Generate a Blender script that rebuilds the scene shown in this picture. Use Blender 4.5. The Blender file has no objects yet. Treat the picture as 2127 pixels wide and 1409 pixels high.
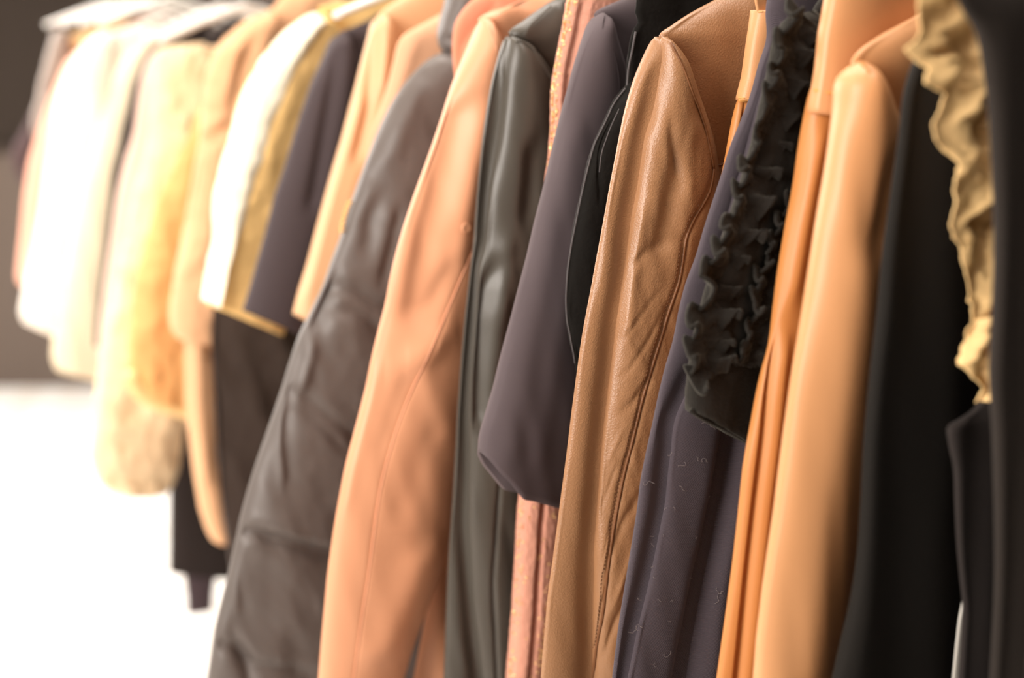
import bpy, math, random
import numpy as np
from mathutils import Vector

random.seed(7)
scene = bpy.context.scene
COL = scene.collection

# ------------------------------------------------------------------ camera
W_PX, H_PX = 2127.0, 1409.0
F_PX = W_PX * 50.0 / 36.0
CAM_Z = 1.5
PITCH = math.atan((704.5 - 80.0) / F_PX)
CP, SP = math.cos(PITCH), math.sin(PITCH)
camd = bpy.data.cameras.new('camera')
cam = bpy.data.objects.new('camera', camd)
COL.objects.link(cam)
cam.location = (0, 0, CAM_Z)
cam.rotation_euler = (math.pi / 2 - PITCH, 0, 0)
camd.lens = 50
camd.sensor_width = 36
camd.clip_start = 0.02
camd.dof.use_dof = True
camd.dof.focus_distance = 1.37
camd.dof.aperture_fstop = 1.9
scene.camera = cam

# ------------------------------------------------------------------ the rail the clothes hang on
RAIL_A = math.atan(0.6182)                 # the rail runs away to the left of the view
WD = np.array([math.cos(RAIL_A), math.sin(RAIL_A), 0.0])    # across a garment, sleeve to sleeve
RD = np.array([-math.sin(RAIL_A), math.cos(RAIL_A), 0.0])   # along the rail, away from us
ZD = np.array([0, 0, 1.0])
W_C = 0.20                                  # rail axis, measured from the shoulder line


def rail_point(Y):
    return np.array([0.9725 - 0.6182 * Y, Y, 0.0])


def ray(px, py):
    u = (px - W_PX / 2) / F_PX
    t = (H_PX / 2 - py) / F_PX
    return np.array([u, CP + SP * t, -SP + CP * t])


def to_plane(pts, Y, v0=0.0):
    """photo positions -> (across, height) on the hanging plane of the garment at Y"""
    S = rail_point(Y)
    C = np.array([0, 0, CAM_Z])
    out = []
    for p in pts:
        d = ray(p[0], p[1])
        t = (v0 - np.dot(C - S, RD)) / np.dot(d, RD)
        q = C + t * d
        out.append((float(np.dot(q - S, WD)), float(q[2])))
    return np.array(out)


# ------------------------------------------------------------------ noise
_rs = np.random.RandomState(11)
_LAT = _rs.rand(64, 64)


def vnoise(x, y):
    xi = np.floor(x).astype(int); yi = np.floor(y).astype(int)
    fx = x - xi; fy = y - yi
    fx = fx * fx * (3 - 2 * fx); fy = fy * fy * (3 - 2 * fy)
    a = _LAT[xi % 64, yi % 64]; b = _LAT[(xi + 1) % 64, yi % 64]
    c = _LAT[xi % 64, (yi + 1) % 64]; d = _LAT[(xi + 1) % 64, (yi + 1) % 64]
    return (a * (1 - fx) + b * fx) * (1 - fy) + (c * (1 - fx) + d * fx) * fy - 0.5


def fbm(x, y, o=3):
    s = 0; a = 1.0
    for k in range(o):
        s = s + a * vnoise(x * 2 ** k + 17.3 * k, y * 2 ** k + 5.1 * k)
        a *= 0.5
    return s


# ------------------------------------------------------------------ materials
def lin(c):
    return tuple(((x / 255.0) / 12.92 if x / 255.0 <= 0.04045 else ((x / 255.0 + 0.055) / 1.055) ** 2.4) for x in c)


MATS = {}


def mat(name, rgb, rough=0.6, spec=0.5, sheen=0.0, bump=None, var=0.0, coat=0.0, metal=0.0, sheen_tint=None):
    """rgb sRGB 0-255; bump = (kind, scale, strength)"""
    if name in MATS:
        return MATS[name]
    m = bpy.data.materials.new(name)
    m.use_nodes = True
    nt = m.node_tree
    b = nt.nodes['Principled BSDF']
    col = lin(rgb)
    b.inputs['Base Color'].default_value = (*col, 1)
    b.inputs['Roughness'].default_value = rough
    b.inputs['Specular IOR Level'].default_value = spec
    b.inputs['Metallic'].default_value = metal
    if sheen:
        b.inputs['Sheen Weight'].default_value = sheen
        b.inputs['Sheen Roughness'].default_value = 0.45
        st = lin(sheen_tint) if sheen_tint else tuple(min(1, x * 1.5 + 0.1) for x in col)
        b.inputs['Sheen Tint'].default_value = (*st, 1)
    if coat:
        b.inputs['Coat Weight'].default_value = coat
        b.inputs['Coat Roughness'].default_value = 0.35
    tc = nt.nodes.new('ShaderNodeTexCoord')
    if var:
        n = nt.nodes.new('ShaderNodeTexNoise')
        n.inputs['Scale'].default_value = 9.0
        n.inputs['Detail'].default_value = 4
        nt.links.new(tc.outputs['Object'], n.inputs['Vector'])
        r = nt.nodes.new('ShaderNodeValToRGB')
        r.color_ramp.elements[0].position = 0.3
        r.color_ramp.elements[1].position = 0.7
        r.color_ramp.elements[0].color = (*[x * (1 - var) for x in col], 1)
        r.color_ramp.elements[1].color = (*[min(1, x * (1 + var)) for x in col], 1)
        nt.links.new(n.outputs['Fac'], r.inputs['Fac'])
        nt.links.new(r.outputs['Color'], b.inputs['Base Color'])
    if bump:
        kind, sc, st = bump
        bp = nt.nodes.new('ShaderNodeBump')
        bp.inputs['Strength'].default_value = st
        bp.inputs['Distance'].default_value = 0.001
        if kind == 'leather':
            v = nt.nodes.new('ShaderNodeTexVoronoi')
            v.inputs['Scale'].default_value = sc
            n = nt.nodes.new('ShaderNodeTexNoise')
            n.inputs['Scale'].default_value = sc * 0.6
            n.inputs['Detail'].default_value = 3
            nt.links.new(tc.outputs['Object'], v.inputs['Vector'])
            nt.links.new(tc.outputs['Object'], n.inputs['Vector'])
            mx = nt.nodes.new('ShaderNodeMath'); mx.operation = 'ADD'
            nt.links.new(v.outputs['Distance'], mx.inputs[0])
            nt.links.new(n.outputs['Fac'], mx.inputs[1])
            nt.links.new(mx.outputs[0], bp.inputs['Height'])
        elif kind == 'weave':
            w1 = nt.nodes.new('ShaderNodeTexWave')
            w1.inputs['Scale'].default_value = sc
            w1.bands_direction = 'DIAGONAL'
            w1.inputs['Distortion'].default_value = 1.2
            w1.inputs['Detail'].default_value = 1.0
            n = nt.nodes.new('ShaderNodeTexNoise')
            n.inputs['Scale'].default_value = sc * 3
            nt.links.new(tc.outputs['Object'], w1.inputs['Vector'])
            nt.links.new(tc.outputs['Object'], n.inputs['Vector'])
            mx = nt.nodes.new('ShaderNodeMath'); mx.operation = 'ADD'
            nt.links.new(w1.outputs['Fac'], mx.inputs[0])
            nt.links.new(n.outputs['Fac'], mx.inputs[1])
            nt.links.new(mx.outputs[0], bp.inputs['Height'])
        else:
            n = nt.nodes.new('ShaderNodeTexNoise')
            n.inputs['Scale'].default_value = sc
            n.inputs['Detail'].default_value = 5
            nt.links.new(tc.outputs['Object'], n.inputs['Vector'])
            nt.links.new(n.outputs['Fac'], bp.inputs['Height'])
        nt.links.new(bp.outputs['Normal'], b.inputs['Normal'])
    MATS[name] = m
    return m


# ------------------------------------------------------------------ objects
def mesh_obj(name, verts, faces, m, parent=None, smooth=True):
    me = bpy.data.meshes.new(name)
    me.from_pydata([tuple(v) for v in verts], [], faces)
    if smooth:
        me.polygons.foreach_set('use_smooth', [True] * len(me.polygons))
    me.update()
    o = bpy.data.objects.new(name, me)
    COL.objects.link(o)
    if m:
        me.materials.append(m)
    if parent is not None:
        o.parent = parent
    return o


def interp_rows(a, n, smooth=True):
    """a: k x c control rows -> n x c, spaced by length along the mean line"""
    a = np.asarray(a, float)
    k = len(a)
    mid = (a[:, 0:2] + a[:, 2:4]) / 2 if a.shape[1] >= 4 else a[:, 0:2]
    lft = a[:, 0:2]
    seg = np.maximum(np.linalg.norm(np.diff(mid, axis=0), axis=1), np.linalg.norm(np.diff(lft, axis=0), axis=1))
    t = np.concatenate([[0], np.cumsum(np.maximum(seg, 1e-6))])
    t /= t[-1]
    tt = np.linspace(0, 1, n)
    if not smooth or k < 3:
        return np.stack([np.interp(tt, t, a[:, c]) for c in range(a.shape[1])], 1), tt
    m = np.zeros_like(a)
    h = np.diff(t)[:, None]
    d = np.diff(a, axis=0) / h
    m[1:-1] = (d[:-1] * h[1:] + d[1:] * h[:-1]) / (h[1:] + h[:-1])
    m[0] = d[0]; m[-1] = d[-1]
    i = np.clip(np.searchsorted(t, tt, side='right') - 1, 0, k - 2)
    hh = (t[i + 1] - t[i]); u = ((tt - t[i]) / hh)[:, None]; hh = hh[:, None]
    h00 = 2 * u ** 3 - 3 * u ** 2 + 1; h10 = u ** 3 - 2 * u ** 2 + u
    h01 = -2 * u ** 3 + 3 * u ** 2; h11 = u ** 3 - u ** 2
    return h00 * a[i] + h10 * hh * m[i] + h01 * a[i + 1] + h11 * hh * m[i + 1], tt


class Garment:
    """One thing on the rail. Local axes: x across, y along the rail (away), z up."""

    def __init__(self, name, Y, label, cat, base_z=0.6, group=None):
        self.Y = Y
        self.S = rail_point(Y)
        self.bz = base_z
        o = bpy.data.objects.new(name, None)
        COL.objects.link(o)
        o.empty_display_size = 0.05
        o.location = Vector(self.S + WD * W_C + ZD * base_z)
        o.rotation_euler = (0, 0, RAIL_A)
        o['label'] = label
        o['category'] = cat
        if group:
            o['group'] = group
        self.o = o

    def loc(self, w, v, z):
        return np.stack([w - W_C, v, z - self.bz], -1)

    def pl(self, pts, v0=0.0):
        return to_plane(pts, self.Y, v0)

    # ---- creases
    def _disp(self, feats, Wg, Zg, v0, vf, lam):
        D = np.zeros_like(Wg)
        for f in feats:
            kind = f[0]
            if kind == 'noise':           # (noise, amp, wavelength across, wavelength down, lean)
                _, amp, lw, lz, lean = f
                D += amp * 2 * fbm((Wg + lean * Zg) / lw + 3.7, Zg / lz + 1.3, 3)
                continue
            if kind == 'folds':           # (folds, amp, wavelength, lean, phase)
                _, amp, lw, lean, ph = f
                D += amp * np.sin(2 * np.pi * (Wg + lean * Zg) / lw + ph + 1.6 * fbm(Wg * 4, Zg * 3, 2))
                continue
            P = self.pl(f[1], v0)
            Q = self.pl(f[1], vf)
            amp, wid = f[2], f[3]
            if kind in ('groove', 'ridge', 'step', 'stepL'):
                z = P[:, 1]; o = np.argsort(z)
                o2 = np.argsort(Q[:, 1])
                wz = np.interp(Zg, z[o], P[o, 0]) * (1 - lam) + np.interp(Zg, Q[o2, 1], Q[o2, 0]) * lam
                sl = np.gradient(P[o, 0], z[o]) if len(z) > 2 else np.full(len(z), (P[o, 0][-1] - P[o, 0][0]) / (z[o][-1] - z[o][0]))
                cs = 1 / np.sqrt(1 + np.interp(Zg, z[o], sl) ** 2)
                sd = (Wg - wz) * cs
                fade = np.clip((Zg - z.min()) / 0.04 + 0.5, 0, 1) * np.clip((z.max() - Zg) / 0.04 + 0.5, 0, 1)
                fade = fade * fade * (3 - 2 * fade)
                if kind == 'groove':
                    D += fade * amp * np.exp(-(sd / wid) ** 2)
                elif kind == 'ridge':
                    D -= fade * amp * np.exp(-(sd / wid) ** 2)
                else:                     # the cloth on one side of the line rounds over and overlaps the other
                    if kind == 'stepL':
                        sd = -sd
                    left = 0.6 * amp * np.exp(np.minimum(sd, 0) / 0.010)
                    r_ = np.clip(sd / 0.0035 + 0.3, 0, 1); r_ = r_ * r_ * (3 - 2 * r_)
                    rise = 0.45 * r_ + 0.55 * (1 - np.exp(-np.maximum(sd, 0) / 0.012))
                    right = 0.6 * amp * (1 - np.clip(sd / 0.004 + 0.3, 0, 1)) - amp * rise * np.exp(-np.maximum(sd, 0) / wid)
                    D += fade * np.where(sd < -0.0012, left, right)
            elif kind in ('hgroove', 'hridge'):
                o = np.argsort(P[:, 0])
                o2 = np.argsort(Q[:, 0])
                zz = np.interp(Wg, P[o, 0], P[o, 1]) * (1 - lam) + np.interp(Wg, Q[o2, 0], Q[o2, 1]) * lam
                sd = Zg - zz
                sh = lam * (Q[:, 0].mean() - P[:, 0].mean())
                fade = np.clip((Wg - sh - P[:, 0].min()) / 0.03 + 0.5, 0, 1) * np.clip((P[:, 0].max() + sh - Wg) / 0.03 + 0.5, 0, 1)
                D += (amp if kind == 'hgroove' else -amp) * fade * np.exp(-(sd / wid) ** 2)
        return D

    # ---- a closed cloth tube (sleeve, skirt, body)
    def tube(self, name, rows, m, T=0.04, v0=0.0, feats=(), n=2.4, NF=64, dz=0.006, top=0.05, lump=0.0, lump_s=0.02,
             smooth=True, hem=0.012, local=False, mirror=False, plane=0.0, belly=0.0, label=None, Tend=None, hemline=None):
        if local:
            a = np.array(rows, float)
        else:
            L = self.pl([(r[0], r[1]) for r in rows], plane)
            R = self.pl([(r[2], r[3]) for r in rows], plane)
            a = np.concatenate([L, R], 1)
        length = np.sum(np.linalg.norm(np.diff((a[:, :2] + a[:, 2:]) / 2, axis=0), axis=1))
        NR = int(max(24, min(260, length / dz)))
        d, tt = interp_rows(a, NR, smooth)
        Lw, Lz, Rw, Rz = d.T
        NB = max(10, NF // 4)
        xf = -np.cos(np.linspace(0, np.pi, NF))
        xf = 0.55 * xf + 0.45 * np.linspace(-1, 1, NF)
        xb = np.cos(np.linspace(0, np.pi, NB))[1:-1]
        pf = -(1 - np.abs(xf) ** n) ** (1 / n)
        pb = (1 - np.abs(xb) ** n) ** (1 / n)
        x = np.concatenate([xf, xb]); y = np.concatenate([pf, pb])
        front = np.concatenate([np.ones(NF, bool), np.zeros(NB - 2, bool)])
        Tt = T * np.ones(NR)
        if Tend is not None:
            Tt = T + (Tend - T) * tt
        if top:
            q = np.clip(tt / top, 0, 1)
            Tt = Tt * np.sqrt(np.clip(1 - (1 - q) ** 2, 0.003, 1))
        mw, mz = (Lw + Rw) / 2, (Lz + Rz) / 2
        hw_, hz_ = (Rw - Lw) / 2, (Rz - Lz) / 2
        Wg = mw[:, None] + hw_[:, None] * x[None]
        Zg = mz[:, None] + hz_[:, None] * x[None]
        Vg = v0 + (Tt[:, None] / 2) * y[None]
        if hemline is not None:
            H = self.pl(hemline, plane)
            q, _ = interp_rows(H, 80, False)
            qs = np.linspace(-1, 1, 80)
            kx = np.interp(x, qs, q[:, 0]) - Wg[-1]
            kz = np.interp(x, qs, q[:, 1]) - Zg[-1]
            f = np.clip((tt - 0.72) / 0.28, 0, 1)[:, None] ** 1.5
            Wg = Wg + f * kx[None]
            Zg = Zg + f * kz[None]
        if belly:
            Vg = Vg - belly * np.sin(np.pi * tt)[:, None] * (1 - x[None] ** 2)
        fp = v0 - 0.45 * T
        lam = np.clip((v0 - Vg) / (0.45 * T), 0, 1.1)
        D = self._disp(feats, Wg, Zg, v0, fp, lam)
        ef = np.clip((1 - np.abs(x)) / 0.06, 0, 1); ef = ef * ef * (3 - 2 * ef)
        rt = np.clip(tt / 0.05, 0, 1)[:, None] if top else 1.0
        D = D * np.where(front, ef, 0.35 * ef)[None] * rt
        Vg = Vg + np.where(front, 1.0, -1.0)[None] * D
        if lump:
            N = fbm(Wg / lump_s + 9 * front, Zg / lump_s, 3)
            ang = np.stack([x, y])
            Wg = Wg + lump * N * (0.5 * x[None])
            Vg = Vg + lump * N * y[None]
            Zg = Zg + 0.6 * lump * fbm(Wg / lump_s + 31, Zg / lump_s, 2)
        ring = len(x)
        V = [self.loc(Wg, Vg, Zg).reshape(-1, 3)]
        F = []
        idx = lambda i, j: i * ring + (j % ring)
        for i in range(NR - 1):
            b0, b1 = i * ring, (i + 1) * ring
            F += [(b0 + j, b1 + j, b1 + (j + 1) % ring, b0 + (j + 1) % ring) for j in range(ring)]
        cnt = NR * ring
        # top closed
        V.append(self.loc(np.array([Wg[0].mean()]), np.array([Vg[0].mean()]), np.array([Zg[0].mean()])))
        F += [(cnt, j, (j + 1) % ring) for j in range(ring)]
        cnt += 1
        # the hem turns in and runs up inside
        prev = (NR - 1) * ring
        i_in = max(0, NR - 1 - max(4, int(hem / dz * 3)))
        for (row, s) in ((NR - 1, 0.90), (i_in, 0.84)):
            cw, cv, cz = Wg[row].mean(), v0, Zg[row]
            ww = cw + (Wg[row] - cw) * (0.97 if s > 0.85 else 0.93)
            vv = Vg[row].mean() + (Vg[row] - Vg[row].mean()) * s * 0.8
            V.append(self.loc(ww, vv, cz))
            F += [(prev + j, cnt + j, cnt + (j + 1) % ring, prev + (j + 1) % ring) for j in range(ring)]
            prev = cnt
            cnt += ring
        V.append(self.loc(np.array([Wg[i_in].mean()]), np.array([Vg[i_in].mean()]), np.array([Zg[i_in].mean()])))
        F += [(cnt, prev + (j + 1) % ring, prev + j) for j in range(ring)]
        V = np.concatenate(V)
        o = mesh_obj(name, V, F, m, self.o)
        if label:
            o['label'] = label
        if mirror:
            V2 = V.copy(); V2[:, 0] *= -1
            mesh_obj(name, V2, [f[::-1] for f in F], m, self.o)
        self.last = (Wg[:, :NF], Zg[:, :NF], Vg[:, :NF], fp)
        return o, self.last

    def surf(self, sf, w, z):
        Wg, Zg, Vg = sf[:3]
        d = (Wg - w) ** 2 + (Zg - z) ** 2
        return float(Vg.flat[int(np.argmin(d))])

    def on(self, sf, pts):
        """photo positions -> points on the near face of a piece"""
        out = []
        for p in pts:
            v = sf[3] * 0.5
            for _ in range(7):
                w, z = self.pl([p], v)[0]
                v = 0.5 * v + 0.5 * self.surf(sf, w, z)
            out.append((w, v, z))
        return np.array(out)

    # ---- body under shoulders: left outline in photo positions, mirrored about the rail
    def body(self, name, left, m, hem_z, width=None, **k):
        L = self.pl(left, k.get('plane', 0.0))
        w, z = L[:, 0], L[:, 1]
        if z[-1] > hem_z + 0.01:
            s = (w[-1] - w[-2]) / (z[-1] - z[-2]) if abs(z[-1] - z[-2]) > 1e-4 else 0
            s = max(-0.35, min(0.35, s))
            L = np.concatenate([L, [[w[-1] + s * (hem_z - z[-1]) * 0.6, hem_z]]])
        cap = 0.235
        R = 2 * W_C - L[:, 0]
        R = np.clip(R, L[:, 0] + 0.03, W_C + cap)
        a = np.stack([L[:, 0], L[:, 1], R, L[:, 1]], 1)
        return self.tube(name, a, m, local=True, **k)

    # ---- round cord lying on a surface
    def cord(self, name, path, m, rad=0.0015, sf=None, v=None, lift=0.0, seg=6, step=0.006, label=None, parent=None):
        P = self.on(sf, path)[:, [0, 2]] if sf else self.pl(path, v)
        L = np.concatenate([[0], np.cumsum(np.linalg.norm(np.diff(P, axis=0), axis=1))])
        n = max(4, int(L[-1] / step))
        q, _ = interp_rows(P, n)
        vv = np.array([self.surf(sf, a, b) if sf else v for a, b in q]) - lift
        k = np.ones(5) / 5
        if len(vv) > 8:
            pad = np.concatenate([[vv[0]] * 2, vv, [vv[-1]] * 2]); vv = np.convolve(pad, k, 'valid')
        C = np.stack([q[:, 0], vv, q[:, 1]], 1)
        V, F = sweep(C, rad, seg)
        V = self.loc(V[:, 0], V[:, 1], V[:, 2])
        o = mesh_obj(name, V, F, m, parent or self.o)
        if label:
            o['label'] = label
        return o

    def stitches(self, path, m, sf, pitch=0.0042, ln=0.0028, rad=0.00045, off=0.0, lift=0.0003, parent=None):
        P = self.on(sf, path)[:, [0, 2]]
        L = np.concatenate([[0], np.cumsum(np.linalg.norm(np.diff(P, axis=0), axis=1))])
        q, _ = interp_rows(P, max(4, int(L[-1] / 0.003)))
        L = np.concatenate([[0], np.cumsum(np.linalg.norm(np.diff(q, axis=0), axis=1))])
        V, F = [], []
        s = 0.0
        while s + ln < L[-1]:
            pts = []
            for e in (s, s + ln / 2, s + ln):
                w = np.interp(e, L, q[:, 0]); z = np.interp(e, L, q[:, 1])
                w2 = np.interp(min(e + 0.001, L[-1]), L, q[:, 0]) - np.interp(max(e - 0.001, 0), L, q[:, 0])
                z2 = np.interp(min(e + 0.001, L[-1]), L, q[:, 1]) - np.interp(max(e - 0.001, 0), L, q[:, 1])
                h = math.hypot(w2, z2) or 1
                w += off * z2 / h * -1; z += off * w2 / h
                pts.append((w, self.surf(sf, w, z) - lift, z))
            pts = np.array(pts); pts[1, 1] -= rad * 0.8
            v, f = sweep(pts, rad, 5)
            b = sum(len(x) for x in V)
            V.append(v); F += [tuple(i + b for i in t) for t in f]
            s += pitch
        V = np.concatenate(V)
        return mesh_obj('stitching', self.loc(V[:, 0], V[:, 1], V[:, 2]), F, m, parent or self.o)

    # ---- a loose strip of cloth between two lines, with ripples
    def sheet(self, name, rows, m, v0=0.0, thick=0.0014, nx=30, nz=160, disp=None, smooth=False, label=None, plane=None, parent=None):
        pl = v0 if plane is None else plane
        L = self.pl([(r[0], r[1]) for r in rows], pl)
        R = self.pl([(r[2], r[3]) for r in rows], pl)
        d, tt = interp_rows(np.concatenate([L, R], 1), nz, smooth)
        s = np.linspace(0, 1, nx)
        Wg = d[:, 0:1] * (1 - s) + d[:, 2:3] * s
        Zg = d[:, 1:2] * (1 - s) + d[:, 3:4] * s
        Vg = np.full_like(Wg, v0)
        if disp is not None:
            dw, dv, dzz = disp(s[None] * np.ones_like(Wg), tt[:, None] * np.ones_like(Wg), Wg, Zg)
            Wg = Wg + dw; Vg = Vg + dv; Zg = Zg + dzz
        P = self.loc(Wg, Vg, Zg)
        V, F = thicken_grid(P, thick)
        o = mesh_obj(name, V, F, m, parent or self.o)
        if label:
            o['label'] = label
        self.last = (Wg, Zg, Vg)
        return o


def sweep(C, rad, seg=6):
    C = np.asarray(C, float)
    n = len(C)
    T = np.gradient(C, axis=0)
    T /= np.maximum(np.linalg.norm(T, axis=1, keepdims=True), 1e-9)
    ref = np.array([0, 1.0, 0]) if abs(T[0][1]) < 0.9 else np.array([1.0, 0, 0])
    A = np.cross(T, ref); A /= np.maximum(np.linalg.norm(A, axis=1, keepdims=True), 1e-9)
    B = np.cross(T, A)
    r = np.broadcast_to(np.asarray(rad, float), (n,))
    an = np.linspace(0, 2 * np.pi, seg, endpoint=False)
    V = C[:, None] + r[:, None, None] * (np.cos(an)[None, :, None] * A[:, None] + np.sin(an)[None, :, None] * B[:, None])
    V = V.reshape(-1, 3)
    F = []
    for i in range(n - 1):
        for j in range(seg):
            F.append((i * seg + j, i * seg + (j + 1) % seg, (i + 1) * seg + (j + 1) % seg, (i + 1) * seg + j))
    F.append(tuple(range(seg))[::-1])
    F.append(tuple((n - 1) * seg + j for j in range(seg)))
    return V, F


def thicken_grid(P, th):
    nz, nx = P.shape[:2]
    du = np.gradient(P, axis=1); dv = np.gradient(P, axis=0)
    N = np.cross(du, dv)
    N /= np.maximum(np.linalg.norm(N, axis=2, keepdims=True), 1e-9)
    A = (P + N * th / 2).reshape(-1, 3); B = (P - N * th / 2).reshape(-1, 3)
    k = nz * nx
    F = []
    for i in range(nz - 1):
        for j in range(nx - 1):
            a, b, c, d = i * nx + j, i * nx + j + 1, (i + 1) * nx + j + 1, (i + 1) * nx + j
            F.append((a, b, c, d)); F.append((d + k, c + k, b + k, a + k))
    per = [(0, j) for j in range(nx)] + [(i, nx - 1) for i in range(1, nz)] + [(nz - 1, j) for j in range(nx - 2, -1, -1)] + [(i, 0) for i in range(nz - 2, 0, -1)]
    pid = [i * nx + j for i, j in per]
    for q in range(len(pid)):
        a, b = pid[q], pid[(q + 1) % len(pid)]
        F.append((b, a, a + k, b + k))
    return np.concatenate([A, B]), F


def pairs(left, right):
    """two outlines in photo positions -> rows with a shared parameter"""
    def res(p, n):
        p = np.array(p, float)
        t = np.concatenate([[0], np.cumsum(np.linalg.norm(np.diff(p, axis=0), axis=1))]); t /= t[-1]
        q = np.linspace(0, 1, n)
        return np.stack([np.interp(q, t, p[:, 0]), np.interp(q, t, p[:, 1])], 1)
    n = 28
    return np.concatenate([res(left, n), res(right, n)], 1)


def disc(center, nrm_tilt, rad, th, seg=20):
    V, F = [], []
    a = np.linspace(0, 2 * np.pi, seg, endpoint=False)
    prof = [(0.0, -th), (0.55, -th * 0.75), (0.82, -th), (1.0, -th * 0.5), (1.0, th)]
    for r, y in prof[1:]:
        V += [(center[0] + rad * r * math.cos(x), center[1] + y, center[2] + rad * r * math.sin(x)) for x in a]
    V.append((center[0], center[1] - th * 0.7, center[2]))
    F = []
    for i in range(len(prof) - 2):
        for j in range(seg):
            F.append((i * seg + j, (i + 1) * seg + j, (i + 1) * seg + (j + 1) % seg, i * seg + (j + 1) % seg))
    c = len(V) - 1
    F += [(c, j, (j + 1) % seg) for j in range(seg)]
    return V, F

# ------------------------------------------------------------------ cloth
M_A = mat('dark brown wool', (42, 36, 32), 0.85, 0.25, 0.35, ('noise', 500, 0.3))
M_B = mat('charcoal wool', (46, 40, 38), 0.85, 0.25, 0.35, ('noise', 500, 0.3))
M_C = mat('black wool', (28, 25, 22), 0.85, 0.2, 0.14, ('noise', 600, 0.3), sheen_tint=(120, 112, 108))
M_CREAM = mat('raw cream silk', (252, 208, 146), 0.7, 0.3, 0.3, ('noise', 260, 0.35), var=0.08)
M_LINING = mat('white lining satin', (235, 230, 220), 0.5, 0.4)
M_TAN = mat('cognac leather', (208, 150, 102), 0.42, 0.45, 0.0, ('leather', 900, 0.10))
M_TAN2 = mat('cognac leather skirt', (192, 126, 68), 0.45, 0.45, 0.0, ('leather', 900, 0.10))
M_TAN_EDGE = mat('cognac leather edge', (216, 150, 80), 0.55, 0.3)
M_THREAD_TAN = mat('tan thread', (226, 168, 98), 0.7, 0.3)
M_RUF = mat('black boiled wool', (36, 33, 30), 0.95, 0.15, 0.6, ('noise', 420, 0.9), sheen_tint=(120, 118, 108))
M_NAVY = mat('aubergine navy jersey', (78, 70, 76), 0.9, 0.2, 0.55, ('weave', 420, 0.55), sheen_tint=(140, 130, 140))
M_LINT = mat('pale lint', (150, 140, 138), 0.9, 0.1)
M_BROWN = mat('brown lambskin', (158, 114, 78), 0.40, 0.5, 0.0, ('leather', 620, 0.28), var=0.06, coat=0.25)
M_BROWN_D = mat('brown leather piping', (120, 76, 44), 0.45, 0.4, 0.0, ('leather', 700, 0.2))
M_THREAD_BR = mat('brown thread', (104, 66, 38), 0.7, 0.3)
M_RIMLIGHT = mat('painted velvet rim light', (84, 80, 81), 0.8, 0.2, 0.6)  # paler grey stands in for rim light on the velvet pile
M_VELVET = mat('black velvet', (22, 20, 18), 0.9, 0.1, 0.45, ('noise', 200, 0.8), sheen_tint=(190, 184, 184))
M_VELVET.node_tree.nodes['Principled BSDF'].inputs['Sheen Roughness'].default_value = 0.22
M_SUIT = mat('dark aubergine suiting', (84, 73, 76), 0.75, 0.3, 0.35, ('weave', 700, 0.15))
M_SEQ = mat('salmon boucle tweed', (210, 150, 128), 0.85, 0.3, 0.3, ('noise', 300, 1.0), var=0.2)
M_SEQD = mat('gold sequins', (250, 205, 140), 0.4, 0.8, metal=0.5)
M_MOSS = mat('moss grey leather', (78, 73, 66), 0.38, 0.5, 0.0, ('leather', 700, 0.10))
M_PINK = mat('salmon leather', (222, 158, 120), 0.45, 0.45, 0.0, ('leather', 800, 0.06))
M_PINK_SEAM = mat('salmon leather seam', (236, 170, 134), 0.5, 0.4)
M_ROSE = mat('dusty rose wool', (218, 146, 116), 0.8, 0.3, 0.3)
M_PUFF = mat('charcoal nylon', (95, 87, 83), 0.48, 0.45, 0.15, ('noise', 300, 0.1))
M_GOLD = mat('gold zip metal', (232, 190, 120), 0.2, 0.8, metal=1.0)
M_BLUSH = mat('blush wool', (226, 172, 136), 0.8, 0.3, 0.4)
M_CAMEL = mat('camel satin', (224, 176, 132), 0.5, 0.45, 0.2)
M_INK = mat('ink wool', (70, 60, 62), 0.8, 0.25, 0.4)
M_LEMON = mat('pale lemon sheepskin', (238, 196, 130), 0.9, 0.2, 0.4, ('noise', 120, 0.6))
M_PLUSH = mat('dark brown plush', (62, 52, 47), 0.95, 0.1, 0.6, ('noise', 150, 0.8))
M_PEACH = mat('peach shearling', (230, 178, 136), 0.85, 0.25, 0.4, ('noise', 120, 0.5), var=0.06)
M_HONEY = mat('honey fur', (226, 172, 112), 0.95, 0.15, 0.5, ('noise', 120, 0.8), var=0.08)
M_IVORY = mat('ivory fur', (238, 210, 172), 0.95, 0.15, 0.5, ('noise', 120, 0.8), var=0.05)
M_SHELL = mat('shell pink wool', (232, 202, 188), 0.9, 0.2, 0.4)
M_BLACK = mat('black crepe', (46, 38, 36), 0.85, 0.2, 0.3)
M_RIB = mat('dark plum rib knit', (74, 62, 66), 0.9, 0.2, 0.4)
M_CREAMW = mat('cream wool', (238, 220, 190), 0.85, 0.25, 0.4)
M_WHITE = mat('white wool', (242, 232, 220), 0.85, 0.25, 0.4)
M_PALEP = mat('pale coral wool', (238, 176, 152), 0.85, 0.25, 0.3)
M_SPARK = mat('taupe sequin cloth', (128, 112, 100), 0.5, 0.6, 0.2, ('noise', 90, 1.0), var=0.25)
M_STRAW = mat('straw lining', (222, 188, 138), 0.8, 0.3)
M_PLUM = mat('dusky plum cloth', (84, 70, 72), 0.85, 0.2, 0.3)
M_HANG = mat('white plastic', (238, 236, 230), 0.35, 0.5)
M_STEEL = mat('chromed steel', (200, 198, 195), 0.25, 0.5, metal=1.0)
M_RAILB = mat('black steel', (40, 36, 34), 0.4, 0.5)

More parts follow.
